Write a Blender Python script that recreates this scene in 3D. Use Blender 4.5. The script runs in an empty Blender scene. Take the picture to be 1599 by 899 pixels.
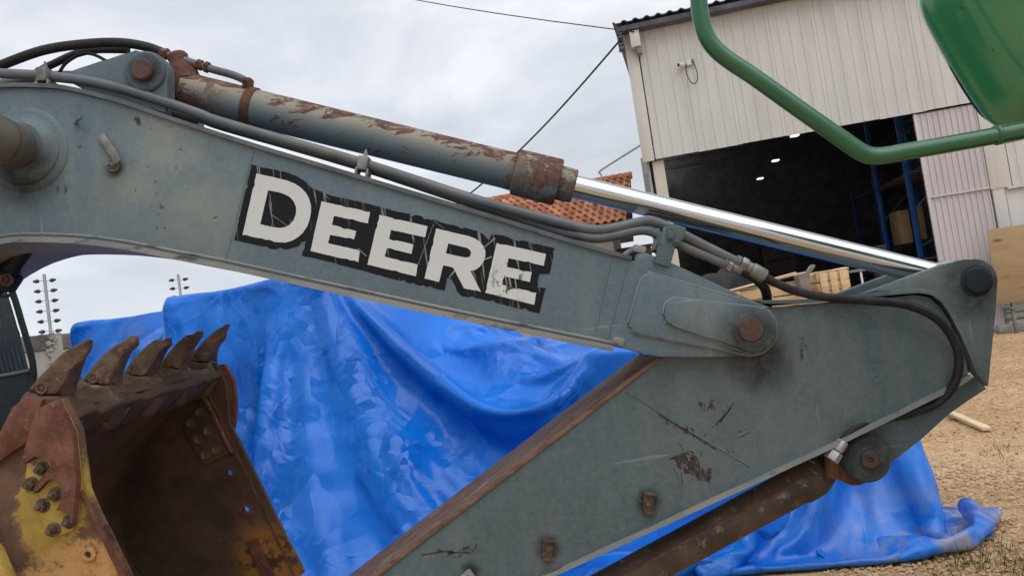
import bpy, bmesh, math, random
import numpy as np
from mathutils import Vector, Matrix
R = math.radians
scene = bpy.context.scene
col = scene.collection

# ------------------------------------------------------------------ camera
F_PX, W_PX, H_PX = 1208.0, 1599.0, 899.0
ROLL, PITCH, EYE = R(8.3), R(2.9), Vector((0, 0, 1.6))
FWD = Vector((0, math.cos(PITCH), math.sin(PITCH)))
UP0 = Vector((0, -math.sin(PITCH), math.cos(PITCH)))
RT0 = Vector((1, 0, 0))
RT = RT0 * math.cos(ROLL) - UP0 * math.sin(ROLL)
UP = RT0 * math.sin(ROLL) + UP0 * math.cos(ROLL)
cam = bpy.data.cameras.new('camera')
cam.sensor_width = 36.0
cam.lens = F_PX / W_PX * 36.0
cam.clip_start, cam.clip_end = 0.05, 2000
cam_o = bpy.data.objects.new('camera', cam)
cam_o.matrix_world = Matrix((
    (RT.x, UP.x, -FWD.x, EYE.x), (RT.y, UP.y, -FWD.y, EYE.y), (RT.z, UP.z, -FWD.z, EYE.z), (0, 0, 0, 1)))
col.objects.link(cam_o)
scene.camera = cam_o

# ------------------------------------------------------------------ sky, sun, exposure
SUN_EL, SUN_AZ = R(58), R(150)
world = bpy.data.worlds.new('World')
scene.world = world
world.use_nodes = True
wt = world.node_tree
wt.nodes.clear()
def wn(t, **k):
    n = wt.nodes.new(t)
    for a, b in k.items(): setattr(n, a, b)
    return n
sky = wn('ShaderNodeTexSky', sky_type='NISHITA', sun_disc=False, sun_elevation=SUN_EL, sun_rotation=SUN_AZ)
tc = wn('ShaderNodeTexCoord')
mp = wn('ShaderNodeMapping'); mp.inputs['Scale'].default_value = (1.0, 1.0, 2.6); mp.inputs['Location'].default_value = (0.35, 0.1, 0.2)
wt.links.new(tc.outputs['Generated'], mp.inputs['Vector'])
nz = wn('ShaderNodeTexNoise'); nz.inputs['Scale'].default_value = 2.3; nz.inputs['Detail'].default_value = 7; nz.inputs['Roughness'].default_value = 0.52; nz.inputs['Distortion'].default_value = 0.35
wt.links.new(mp.outputs[0], nz.inputs['Vector'])
rp = wn('ShaderNodeValToRGB')
e = rp.color_ramp.elements
e[0].position, e[0].color = 0.37, (5.6, 6.0, 6.55, 1)
e[1].position, e[1].color = 0.62, (8.9, 9.1, 9.6, 1)
m = rp.color_ramp.elements.new(0.5); m.color = (6.9, 7.25, 7.9, 1)
wt.links.new(nz.outputs['Fac'], rp.inputs['Fac'])
mx = wn('ShaderNodeMix', data_type='RGBA'); mx.inputs['Factor'].default_value = 0.93
wt.links.new(sky.outputs[0], mx.inputs['A']); wt.links.new(rp.outputs[0], mx.inputs['B'])
bg = wn('ShaderNodeBackground'); bg.inputs['Strength'].default_value = 0.1
wt.links.new(mx.outputs['Result'], bg.inputs['Color'])
wo = wn('ShaderNodeOutputWorld'); wt.links.new(bg.outputs[0], wo.inputs['Surface'])

sun = bpy.data.lights.new('sun', 'SUN'); sun.energy = 1.5; sun.angle = R(65); sun.color = (1.0, 0.97, 0.92)
sun_o = bpy.data.objects.new('sun', sun)
sun_dir = Vector((math.sin(SUN_AZ) * math.cos(SUN_EL), math.cos(SUN_AZ) * math.cos(SUN_EL), math.sin(SUN_EL)))
sun_o.rotation_euler = (-sun_dir).to_track_quat('-Z', 'Y').to_euler()
sun_o.location = sun_dir * 30
col.objects.link(sun_o)

vs = scene.view_settings
vs.view_transform = 'Standard'; vs.look = 'None'; vs.exposure = 0.15; vs.gamma = 1.0; vs.use_curve_mapping = False
scene.render.engine = 'CYCLES'
scene.cycles.use_denoising = True
scene.cycles.max_bounces = 5
scene.cycles.use_adaptive_sampling = True
scene.cycles.adaptive_threshold = 0.03

# ------------------------------------------------------------------ helpers
def ray(px, py):
    return FWD * F_PX + RT * (px - W_PX / 2) + UP * (H_PX / 2 - py)
def P(px, py, Y):
    """the point at depth Y (metres in front of the photographer) seen at a photograph position"""
    d = ray(px, py)
    return EYE + d * (Y / d.y)
def G(px, py, z=0.0):
    d = ray(px, py)
    return EYE + d * ((z - EYE.z) / d.z)
def XZ(pts, Y):
    return [(p.x, p.z) for p in (P(a, b, Y) for a, b in pts)]
def tag(o, label=None, cat=None, group=None, kind=None):
    if label: o['label'] = label
    if cat: o['category'] = cat
    if group: o['group'] = group
    if kind: o['kind'] = kind
    return o
def thing(name, label, cat, loc=(0, 0, 0), group=None, rz=0.0):
    o = bpy.data.objects.new(name, None)
    o.empty_display_size = 0.2
    o.location = loc; o.rotation_euler = (0, 0, rz)
    col.objects.link(o)
    return tag(o, label, cat, group)
def mat_of(o):
    m = Matrix.Translation(o.location) @ o.rotation_euler.to_matrix().to_4x4()
    return (mat_of(o.parent) @ o.matrix_parent_inverse @ m) if o.parent else m
def adopt(o, parent, keep=True):
    """parent o; its mesh stays where it was modelled (world coordinates)"""
    o.parent = parent
    if keep: o.matrix_parent_inverse = mat_of(parent).inverted()
    return o
def link(name, me, m=None, parent=None, smooth=40, keep=True):
    o = bpy.data.objects.new(name, me)
    col.objects.link(o)
    if m is not None and not me.materials: me.materials.append(m)
    if parent is not None: adopt(o, parent, keep)
    if smooth:
        me.polygons.foreach_set('use_smooth', [True] * len(me.polygons))
        me.set_sharp_from_angle(angle=R(smooth))
    return o
def from_bm(name, bm, m=None, parent=None, smooth=40, keep=True):
    bmesh.ops.recalc_face_normals(bm, faces=bm.faces[:])
    me = bpy.data.meshes.new(name); bm.to_mesh(me); bm.free()
    return link(name, me, m, parent, smooth, keep)
def arc(cx, cy, r, a0, a1, n=10):
    return [(cx + r * math.cos(R(a0 + (a1 - a0) * i / n)), cy + r * math.sin(R(a0 + (a1 - a0) * i / n))) for i in range(n + 1)]
def ring(cx, cy, r, n=24):
    return [(cx + r * math.cos(2 * math.pi * i / n), cy + r * math.sin(2 * math.pi * i / n)) for i in range(n)]
def rounded(pts, rad, n=5):
    """round the corners of a closed polygon"""
    out = []
    N = len(pts)
    for i in range(N):
        p0, p1, p2 = Vector(pts[i - 1]), Vector(pts[i]), Vector(pts[(i + 1) % N])
        a, b = (p0 - p1), (p2 - p1)
        t = min(rad, a.length * 0.45, b.length * 0.45)
        s, e_ = p1 + a.normalized() * t, p1 + b.normalized() * t
        for k in range(n + 1):
            f = k / n
            out.append(tuple(s * (1 - f) ** 2 + p1 * 2 * f * (1 - f) + e_ * f * f))
    return out
def catmull(pts, n=6):
    pts = [Vector(p) for p in pts]
    q = [pts[0] * 2 - pts[1]] + pts + [pts[-1] * 2 - pts[-2]]
    out = []
    for i in range(1, len(q) - 2):
        for k in range(n):
            t = k / n
            a, b, c, d = q[i - 1], q[i], q[i + 1], q[i + 2]
            out.append(0.5 * ((2 * b) + (c - a) * t + (2 * a - 5 * b + 4 * c - d) * t * t + (3 * b - a - 3 * c + d) * t ** 3))
    out.append(pts[-1])
    return out
def add_prism(bm, xz, y0, y1, bev=0.0, tilt=0.0, yref=0.0):
    n = len(xz)
    f = [bm.verts.new((x, y0, z + tilt * (y0 - yref))) for x, z in xz]
    b = [bm.verts.new((x, y1, z + tilt * (y1 - yref))) for x, z in xz]
    ff = bm.faces.new(f); fb = bm.faces.new(b[::-1])
    for i in range(n):
        bm.faces.new((f[i], b[i], b[(i + 1) % n], f[(i + 1) % n]))
    if bev:
        es = list(ff.edges) + list(fb.edges)
        bmesh.ops.bevel(bm, geom=es, offset=bev, segments=2, profile=0.5, affect='EDGES', clamp_overlap=True)
def plate(name, xz, y0, y1, m, parent, bev=0.004, tilt=0.0, yref=0.0, smooth=35):
    bm = bmesh.new(); add_prism(bm, xz, y0, y1, bev, tilt, yref)
    return from_bm(name, bm, m, parent, smooth)
def holed_plate(name, outer, holes, y0, y1, m, parent, tilt=0.0, yref=0.0):
    bm = bmesh.new()
    for y in (y0, y1):
        es = []
        for lp in [outer] + holes:
            vv = [bm.verts.new((x, y, z + tilt * (y - yref))) for x, z in lp]
            es += [bm.edges.new((vv[i], vv[(i + 1) % len(vv)])) for i in range(len(vv))]
        bmesh.ops.triangle_fill(bm, use_beauty=True, use_dissolve=False, edges=es)
    for lp in [outer] + holes:
        k = len(lp)
        for i in range(k):
            a, b = lp[i], lp[(i + 1) % k]
            q = [bm.verts.new((x, y, z + tilt * (y - yref))) for (x, z), y in ((a, y0), (a, y1), (b, y1), (b, y0))]
            bm.faces.new(q)
    bmesh.ops.remove_doubles(bm, verts=bm.verts[:], dist=1e-5)
    return from_bm(name, bm, m, parent, 30)
def flat(name, outer, holes, y, m, parent):
    """thin printed film lying on a plate"""
    bm = bmesh.new(); es = []
    for lp in [outer] + holes:
        vv = [bm.verts.new((x, y, z)) for x, z in lp]
        es += [bm.edges.new((vv[i], vv[(i + 1) % len(vv)])) for i in range(len(vv))]
    bmesh.ops.triangle_fill(bm, use_beauty=True, use_dissolve=False, edges=es)
    for f in bm.faces:
        if f.normal.y > 0: f.normal_flip()
    me = bpy.data.meshes.new(name); bm.to_mesh(me); bm.free()
    return link(name, me, m, parent, 0)
def offset_path(xz, t):
    out = []
    for i, (x, z) in enumerate(xz):
        a = Vector(xz[max(i - 1, 0)]); b = Vector(xz[min(i + 1, len(xz) - 1)])
        d = (b - a).normalized(); n = Vector((-d.y, d.x))
        out.append((x + n.x * t, z + n.y * t))
    return out
def strip(name, xz, t, y0, y1, m, parent, bev=0.003, tilt=0.0, yref=0.0):
    return plate(name, xz + offset_path(xz, t)[::-1], y0, y1, m, parent, bev, tilt, yref)
def add_tube(bm, pts, r, seg=10, caps=True):
    pts = [Vector(p) for p in pts]
    N = len(pts); rr = r if isinstance(r, (list, tuple)) else [r] * N
    d0 = (pts[1] - pts[0]).normalized()
    u = d0.orthogonal().normalized(); rings = []
    for i in range(N):
        d = (pts[min(i + 1, N - 1)] - pts[max(i - 1, 0)]).normalized()
        u = (u - d * u.dot(d)).normalized(); v = d.cross(u)
        rings.append([bm.verts.new(pts[i] + (u * math.cos(2 * math.pi * k / seg) + v * math.sin(2 * math.pi * k / seg)) * rr[i]) for k in range(seg)])
    for i in range(N - 1):
        for k in range(seg):
            bm.faces.new((rings[i][k], rings[i][(k + 1) % seg], rings[i + 1][(k + 1) % seg], rings[i + 1][k]))
    if caps:
        bm.faces.new(rings[0][::-1]); bm.faces.new(rings[-1])
def tube(name, pts, r, m, parent=None, seg=12, n=6, keep=True):
    bm = bmesh.new(); add_tube(bm, catmull(pts, n) if n else pts, r, seg)
    return from_bm(name, bm, m, parent, 50, keep)
def add_revolve(bm, p0, ax, prof, seg=32):
    """prof: (distance along the axis, radius)"""
    p0, ax = Vector(p0), Vector(ax).normalized()
    u = ax.orthogonal().normalized(); v = ax.cross(u); rings = []
    for d, r in prof:
        c = p0 + ax * d
        rings.append([bm.verts.new(c + (u * math.cos(2 * math.pi * k / seg) + v * math.sin(2 * math.pi * k / seg)) * max(r, 1e-4)) for k in range(seg)])
    for i in range(len(rings) - 1):
        for k in range(seg):
            bm.faces.new((rings[i][k], rings[i][(k + 1) % seg], rings[i + 1][(k + 1) % seg], rings[i + 1][k]))
    bm.faces.new(rings[0][::-1]); bm.faces.new(rings[-1])
def revolve(name, p0, ax, prof, m, parent=None, seg=32, smooth=35, keep=True):
    bm = bmesh.new(); add_revolve(bm, p0, ax, prof, seg)
    return from_bm(name, bm, m, parent, smooth, keep)
def add_box(bm, c, size, rot=None, bev=0.0):
    r = bmesh.ops.create_cube(bm, size=1.0)
    vv = r['verts']
    M_ = Matrix.Translation(Vector(c)) @ (rot.to_4x4() if rot is not None else Matrix.Identity(4)) @ Matrix.Diagonal((*size, 1.0))
    bmesh.ops.transform(bm, matrix=M_, verts=vv)
    if bev:
        es = {e_ for v in vv for e_ in v.link_edges}
        bmesh.ops.bevel(bm, geom=list(es), offset=bev, segments=2, profile=0.5, affect='EDGES', clamp_overlap=True)
def box(name, c, size, m, parent=None, rot=None, bev=0.003, keep=True):
    bm = bmesh.new(); add_box(bm, c, size, rot, bev)
    return from_bm(name, bm, m, parent, 35, keep)
def add_bolt(bm, p, ax, r, h, washer=True):
    if washer: add_revolve(bm, p, ax, [(0, r * 1.45), (h * 0.22, r * 1.45), (h * 0.25, r * 1.35)], 16)
    add_revolve(bm, Vector(p) + Vector(ax) * h * 0.2, ax, [(0, r), (h * 0.7, r), (h * 0.8, r * 0.9)], 6)
    add_revolve(bm, Vector(p) + Vector(ax) * h * 0.9, ax, [(0, r * 0.55), (h * 0.6, r * 0.55), (h * 0.68, r * 0.45)], 12)
def rotm(x=0, y=0, z=0):
    return Matrix.Rotation(R(z), 3, 'Z') @ Matrix.Rotation(R(y), 3, 'Y') @ Matrix.Rotation(R(x), 3, 'X')

# ------------------------------------------------------------------ procedural materials
class NT:
    def __init__(s, name):
        s.m = bpy.data.materials.new(name); s.m.use_nodes = True
        s.t = s.m.node_tree; s.b = s.t.nodes['Principled BSDF']
        s.geo = None; s.tco = None
    def n(s, t, **k):
        x = s.t.nodes.new(t)
        for a, b in k.items(): setattr(x, a, b)
        return x
    def put(s, sock, v):
        if hasattr(v, 'is_output') or isinstance(v, bpy.types.NodeSocket): s.t.links.new(v, sock)
        elif isinstance(v, (tuple, list)) and len(v) == 3 and sock.type == 'RGBA': sock.default_value = (*v, 1)
        else: sock.default_value = v
    def pos(s):
        if s.geo is None: s.geo = s.n('ShaderNodeNewGeometry')
        return s.geo.outputs['Position']
    def nrm(s):
        s.pos(); return s.geo.outputs['Normal']
    def obj(s):
        if s.tco is None: s.tco = s.n('ShaderNodeTexCoord')
        return s.tco.outputs['Object']
    def rnd(s):
        return s.n('ShaderNodeObjectInfo').outputs['Random']
    def map(s, vec, scale=(1, 1, 1), rot=(0, 0, 0), loc=(0, 0, 0)):
        x = s.n('ShaderNodeMapping'); s.put(x.inputs['Vector'], vec)
        x.inputs['Scale'].default_value = scale; x.inputs['Rotation'].default_value = [R(a) for a in rot]; x.inputs['Location'].default_value = loc
        return x.outputs[0]
    def noise(s, scale, detail=5, rough=0.55, vec=None, dist=0.0):
        x = s.n('ShaderNodeTexNoise'); s.put(x.inputs['Vector'], vec if vec is not None else s.pos())
        x.inputs['Scale'].default_value = scale; x.inputs['Detail'].default_value = detail; x.inputs['Roughness'].default_value = rough; x.inputs['Distortion'].default_value = dist
        return x.outputs['Fac']
    def voro(s, scale, vec=None, feature='F1', out='Distance', rand=1.0):
        x = s.n('ShaderNodeTexVoronoi', feature=feature); s.put(x.inputs['Vector'], vec if vec is not None else s.pos())
        x.inputs['Scale'].default_value = scale; x.inputs['Randomness'].default_value = rand
        return x.outputs[out]
    def ss(s, v, a, b, lo=0.0, hi=1.0):
        x = s.n('ShaderNodeMapRange', interpolation_type='SMOOTHSTEP'); s.put(x.inputs[0], v)
        x.inputs[1].default_value = a; x.inputs[2].default_value = b; x.inputs[3].default_value = lo; x.inputs[4].default_value = hi
        return x.outputs[0]
    def math(s, op, a, b=0.0):
        x = s.n('ShaderNodeMath', operation=op); s.put(x.inputs[0], a); s.put(x.inputs[1], b)
        return x.outputs[0]
    def mul(s, a, b): return s.math('MULTIPLY', a, b)
    def add(s, a, b): return s.math('ADD', a, b)
    def mx(s, a, b): return s.math('MAXIMUM', a, b)
    def mix(s, f, a, b):
        x = s.n('ShaderNodeMix', data_type='RGBA'); s.put(x.inputs['Factor'], f); s.put(x.inputs['A'], a); s.put(x.inputs['B'], b)
        return x.outputs['Result']
    def blob(s, c, r0, r1, squash=(1, 1, 1), rot=0.0):
        """1 inside r0, falling to 0 at r1, round a place on the thing"""
        x = s.n('ShaderNodeMapping', vector_type='TEXTURE'); s.put(x.inputs['Vector'], s.pos())
        x.inputs['Location'].default_value = c; x.inputs['Rotation'].default_value = (0, R(rot), 0); x.inputs['Scale'].default_value = squash
        l = s.n('ShaderNodeVectorMath', operation='LENGTH'); s.put(l.inputs[0], x.outputs[0])
        return s.ss(l.outputs['Value'], r0, r1, 1.0, 0.0)
    def axis(s, k, vec=None):
        x = s.n('ShaderNodeSeparateXYZ'); s.put(x.inputs[0], vec if vec is not None else s.pos()); return x.outputs[k]
    def bump(s, h, strength=0.3, dist=0.01, prev=None):
        x = s.n('ShaderNodeBump'); s.put(x.inputs['Height'], h)
        x.inputs['Strength'].default_value = strength; x.inputs['Distance'].default_value = dist
        if prev is not None: s.put(x.inputs['Normal'], prev)
        return x.outputs['Normal']
    def done(s, color, rough=0.5, metal=0.0, normal=None, spec=0.5, coat=0.0):
        s.put(s.b.inputs['Base Color'], color); s.put(s.b.inputs['Roughness'], rough); s.put(s.b.inputs['Metallic'], metal)
        s.b.inputs['Specular IOR Level'].default_value = spec
        if coat: s.b.inputs['Coat Weight'].default_value = coat; s.b.inputs['Coat Roughness'].default_value = 0.06
        if normal is not None: s.put(s.b.inputs['Normal'], normal)
        return s.m
def simple(name, colr, rough=0.6, metal=0.0, var=0.25, scale=6.0, bump=0.0, spec=0.5, dirt=None, dirt_amt=0.5, coat=0.0):
    t = NT(name)
    f = t.noise(scale, 6, 0.6)
    c = t.mix(t.ss(f, 0.3, 0.7), tuple(x * (1 - var) for x in colr), tuple(min(1, x * (1 + var)) for x in colr))
    if dirt: c = t.mix(t.mul(t.ss(t.noise(scale * 0.6, 8, 0.65), 0.48, 0.68), dirt_amt), c, dirt)
    nm = t.bump(t.noise(scale * 12, 4, 0.6), bump, 0.004) if bump else None
    return t.done(c, t.ss(t.noise(scale * 2.3, 4), 0.3, 0.7, max(0.03, rough - 0.1), min(1, rough + 0.12)), metal, nm, spec, coat)
# ------------------------------------------------------------------ materials
YB0, YB1, YC = 3.05, 3.55, 3.30          # boom side plates, centre plane of the arm
YS0, YS1 = 3.12, 3.48                    # stick side plates
RUST, RUST2 = (0.115, 0.045, 0.026), (0.20, 0.085, 0.045)
def paint(name, base, faded, wear):
    t = NT(name)
    big = t.noise(1.3, 5, 0.6)
    c = t.mix(t.ss(big, 0.3, 0.72), tuple(x * 0.88 for x in base), tuple(x * 1.1 for x in base))
    strk = t.noise(3.0, 6, 0.65, t.map(t.pos(), (2.5, 2.5, 0.5), (0, 12, 0)))
    c = t.mix(t.mul(t.ss(strk, 0.45, 0.75), 0.35), c, faded)
    # sun-bleached patch on the boom's shoulder, by the lettering and along the stick's tail
    for (px, py, Y, r, a) in ((268, 265, YB0, 0.40, 0.8), (330, 330, YB0, 0.25, 0.4), (1240, 620, YS0, 0.42, 0.45), (1110, 660, YS0, 0.36, 0.35), (1105, 505, YB0, 0.2, 0.45), (1505, 530, YS0 - 0.02, 0.3, 0.6), (1440, 440, YS0 - .02, 0.16, 0.6)):
        c = t.mix(t.mul(t.blob(P(px, py, Y), r * 0.25, r), t.ss(t.noise(5, 6, 0.6), 0.25, 0.7, 0.1, a)), c, faded)
    # dust specks and hairline scratches
    sc1 = t.ss(t.noise(22, 3, 0.5, t.map(t.pos(), (1, 1, 0.08), (0, 35, 0))), 0.69, 0.73)
    sc2 = t.ss(t.noise(26, 3, 0.5, t.map(t.pos(), (0.06, 1, 1), (0, 20, 0))), 0.70, 0.73)
    c = t.mix(t.mul(t.mx(sc1, sc2), 0.3), c, (0.33, 0.35, 0.33))
    c = t.mix(t.mul(t.ss(t.noise(45, 6, 0.7), 0.35, 0.75), 0.16), c, (0.30, 0.31, 0.29))
    runs = t.ss(t.noise(11, 6, 0.65, t.map(t.pos(), (1, 1, 0.12), (0, -3, 0))), 0.56, 0.72)
    c = t.mix(t.mul(t.mul(runs, t.ss(t.noise(1.4, 3), 0.42, 0.6)), 0.4), c, (0.075, 0.075, 0.066))
    # old grease round pins and bosses
    gr = None
    for (px, py, Y, r) in ((1172, 525, YB0 - 0.03, 0.17), (1188, 562, YS0, 0.18), (1525, 445, YS0 - 0.03, 0.19), (30, 268, YB0 - 0.03, 0.20), (1012, 783, YS0, 0.07), (855, 855, YS0, 0.07), (178, 263, YB0, 0.055), (228, 112, YC - 0.2, 0.12), (1350, 714, YS0, 0.2), (735, 890, YS0, 0.05)):
        b = t.blob(P(px, py, Y), r * 0.3, r)
        gr = b if gr is None else t.mx(gr, b)
    gn = t.mul(gr, t.ss(t.noise(14, 5, 0.6), 0.25, 0.65, 0.45, 1.0))
    c = t.mix(t.mul(gn, 0.88), c, (0.014, 0.0135, 0.011))
    # chips down to bare rust
    chip = t.ss(t.noise(30, 5, 0.6), 0.705, 0.72)
    chip = t.mul(chip, t.ss(t.noise(1.7, 3), 0.5, 0.62))
    fine = t.ss(t.noise(44, 4, 0.6, t.map(t.pos(), (1, 1, 0.5), (0, 40, 0))), 0.52, 0.56)
    for (px, py, r, sq, ro) in ((1078, 728, 0.085, (1.2, 1, 0.6), 35), (1132, 648, 0.065, (0.35, 1, 1.2), 35), (1075, 672, 0.11, (1.4, 1, 0.18), 31), (1100, 632, 0.05, (1.4, 1, 0.5), 0), (705, 862, 0.09, (1.3, 1, 0.14), -8), (1255, 545, 0.05, (0.3, 1, 1.2), 20)):
        chip = t.mx(chip, t.mul(t.blob(P(px, py, YS0), r * 0.5, r, sq, ro), fine))
    for (px, py, r) in ((97, 296, 0.03), (245, 325, 0.03), (215, 190, 0.03), (127, 232, 0.02)):
        chip = t.mx(chip, t.mul(t.blob(P(px, py, YB0), r * 0.4, r), fine))
    c = t.mix(t.mul(chip, 0.9 * wear), c, (0.035, 0.024, 0.018))
    nm = t.bump(t.noise(7, 2, 0.5), 0.14, 0.012)
    nm = t.bump(t.noise(160, 2, 0.5), 0.12, 0.002, nm)
    return t.done(c, t.add(t.ss(big, 0.3, 0.7, 0.38, 0.52), t.mul(gn, 0.1)), 0.0, nm, 0.22)
M_PAINT = paint('grey_machine_paint', (0.096, 0.140, 0.172), (0.215, 0.235, 0.195), 1.0)
M_STICK = paint('grey_stick_paint', (0.076, 0.112, 0.128), (0.165, 0.185, 0.16), 1.0)
def edge_paint():
    t = NT('worn_flange_edge')
    c = t.mix(t.ss(t.noise(5, 6, 0.6, t.map(t.pos(), (0.4, 1, 1), (0, 14, 0))), 0.4, 0.62), (0.165, 0.19, 0.19), (0.25, 0.245, 0.22))
    c = t.mix(t.ss(t.noise(14, 6, 0.65, t.map(t.pos(), (0.3, 1, 1), (0, 14, 0))), 0.58, 0.68), c, (0.07, 0.058, 0.048))
    return t.done(c, 0.5, 0, t.bump(t.noise(60, 4), 0.25, 0.004))
M_EDGE = edge_paint()
def barrel_mat():
    t = NT('faded_cylinder_paint')
    up = t.axis(2, t.nrm())
    n1 = t.noise(2.2, 6, 0.6)
    fade = t.ss(t.add(up, t.mul(t.math('SUBTRACT', n1, 0.5), 0.9)), -0.55, 0.6)
    c = t.mix(fade, (0.105, 0.155, 0.19), (0.235, 0.215, 0.155))
    # flaked-off paint along the weathered top
    v = t.map(t.pos(), (0.5, 1, 1.3), (0, 14, 0))
    fl = t.add(t.noise(15, 8, 0.74, v, 0.7), t.mul(t.ss(up, -0.1, 0.8), 0.10))
    fl = t.add(fl, t.mul(t.noise(1.9, 2), 0.16))
    m = t.ss(fl, 0.652, 0.675)
    for (px, py, r) in ((288, 130, 0.30), (858, 278, 0.26), (395, 150, 0.07)):
        m = t.mx(m, t.mul(t.blob(P(px, py, YC), r * 0.3, r), t.ss(t.noise(11, 7, 0.72), 0.44, 0.49)))
    rc = t.mix(t.ss(t.noise(35, 5, 0.6), 0.35, 0.65), (0.070, 0.036, 0.028), (0.150, 0.074, 0.053))
    c = t.mix(m, c, rc)
    nm = t.bump(t.noise(60, 4, 0.65), 0.3, 0.003)
    return t.done(c, t.ss(m, 0, 1, 0.5, 0.85), 0, nm, 0.4)
M_BARREL = barrel_mat()
def rust_mat(name, a, b, c_, scale=8.0, bump=0.5, rough=0.85):
    t = NT(name)
    f = t.noise(scale, 8, 0.68)
    c = t.mix(t.ss(f, 0.35, 0.65), a, b)
    c = t.mix(t.ss(t.noise(scale * 2.7, 6, 0.7), 0.56, 0.7), c, c_)
    nm = t.bump(t.noise(scale * 6, 6, 0.7), bump, 0.006)
    nm = t.bump(t.noise(scale * 1.5, 4, 0.6), bump * 0.7, 0.015, nm)
    return t.done(c, rough, 0, nm, 0.3)
M_RUST = rust_mat('rusted_steel', (0.075, 0.038, 0.028), (0.155, 0.072, 0.045), (0.21, 0.13, 0.09))
M_OLDCYL = rust_mat('grimy_brown_cylinder', (0.050, 0.036, 0.030), (0.105, 0.070, 0.054), (0.225, 0.195, 0.155), 5, 0.4, 0.6)
M_PIN = rust_mat('rusty_pin_face', (0.055, 0.034, 0.027), (0.10, 0.058, 0.044), (0.14, 0.092, 0.07), 14, 0.2, 0.6)
M_TOOTH = rust_mat('worn_rusty_tooth', (0.062, 0.037, 0.025), (0.135, 0.082, 0.053), (0.22, 0.155, 0.11), 11, 0.9, 0.65)
M_LIP = rust_mat('grimy_lip', (0.045, 0.028, 0.020), (0.085, 0.052, 0.036), (0.14, 0.095, 0.065), 8, 0.7, 0.8)
M_CUTTER = rust_mat('red_brown_rust', (0.085, 0.034, 0.022), (0.165, 0.072, 0.048), (0.20, 0.12, 0.08), 9, 0.5)
def inside_mat():
    t = NT('bucket_inside')
    f = t.noise(5, 8, 0.65)
    c = t.mix(t.ss(f, 0.3, 0.7), (0.052, 0.032, 0.022), (0.105, 0.062, 0.040))
    # remaining paint near the lower edge of the far side
    y = t.mul(t.blob(P(430, 885, 3.93), 0.12, 0.30, (0.75, 3, 1.1), -25), t.ss(t.noise(12, 7, 0.7), 0.40, 0.52))
    c = t.mix(t.mul(y, 0.9), c, (0.34, 0.145, 0.028))
    c = t.mix(t.mul(t.ss(t.noise(16, 6, 0.7), 0.6, 0.72), 0.4), c, (0.16, 0.085, 0.05))
    return t.done(c, 0.8, 0, t.bump(t.noise(40, 6, 0.7), 0.5, 0.006), 0.3)
M_INSIDE = inside_mat()
def bucket_side():
    t = NT('bucket_side_paint')
    f = t.noise(5, 8, 0.68)
    c = t.mix(t.ss(f, 0.35, 0.65), (0.075, 0.042, 0.028), (0.16, 0.088, 0.056))
    y = t.blob(P(78, 788, 2.58), 0.09, 0.23, (0.75, 3, 1.15), 25)
    y = t.ss(t.add(y, t.mul(t.math('SUBTRACT', t.noise(24, 9, 0.8), 0.5), 2.2)), 0.32, 0.78)
    c = t.mix(y, c, t.mix(t.ss(t.noise(7, 5), 0.35, 0.7), (0.30, 0.20, 0.040), (0.44, 0.31, 0.085)))
    y2 = t.blob(P(120, 885, 2.58), 0.08, 0.24, (1.4, 3, 0.6), 0)
    y2 = t.ss(t.add(y2, t.mul(t.math('SUBTRACT', t.noise(26, 9, 0.8), 0.5), 2.0)), 0.62, 1.05)
    c = t.mix(y2, c, (0.42, 0.24, 0.085))
    return t.done(c, 0.75, 0, t.bump(t.add(t.noise(30, 6, 0.7), t.mul(y, 0.4)), 0.5, 0.005), 0.35)
M_SIDE = bucket_side()
M_YELLOW = rust_mat('chipped_yellow_paint', (0.30, 0.20, 0.04), (0.44, 0.31, 0.085), (0.13, 0.08, 0.05), 7, 0.35, 0.65)
M_SHAFT = simple('grimy_shaft', (0.15, 0.135, 0.115), 0.45, 0.3, 0.3, 6, 0.1, dirt=(0.06, 0.05, 0.042), dirt_amt=0.7)
M_SCUFF = simple('pale_scuff', (0.165, 0.185, 0.185), 0.7, 0, 0.3, 20)
M_RING = simple('scraped_bolt_rim', (0.125, 0.084, 0.062), 0.6, 0, 0.3, 20)
M_MARK = simple('bare_rust_scratch', (0.045, 0.030, 0.022), 0.85, 0, 0.4, 20)
M_BOLT = rust_mat('greasy_bolt', (0.05, 0.034, 0.026), (0.12, 0.08, 0.055), (0.25, 0.21, 0.17), 30, 0.3, 0.5)
M_PIPE = simple('dark_grey_pipe_paint', (0.085, 0.10, 0.115), 0.42, 0, 0.2, 5, 0.1, dirt=(0.17, 0.155, 0.135), dirt_amt=0.6)
M_HOSE = simple('black_rubber_hose', (0.014, 0.014, 0.016), 0.55, 0, 0.3, 12, 0.2, spec=0.3, dirt=(0.045, 0.04, 0.036), dirt_amt=0.4)
M_STEEL = simple('dull_zinc_steel', (0.22, 0.22, 0.205), 0.45, 0.5, 0.3, 14, 0.2, dirt=(0.10, 0.075, 0.055), dirt_amt=0.6)
M_DARK = simple('dark_machine_paint', (0.011, 0.020, 0.024), 0.55, 0, 0.4, 5, 0.1, spec=0.25, dirt=(0.03, 0.03, 0.027), dirt_amt=0.4)
M_RIB = simple('dark_guard_rib', (0.035, 0.044, 0.050), 0.5, 0, 0.3, 9, spec=0.3)
M_EDGE2 = simple('grey_flange_paint', (0.085, 0.105, 0.115), 0.5, 0, 0.25, 5, 0.1, spec=0.3, dirt=(0.17, 0.165, 0.15), dirt_amt=0.5)
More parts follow.
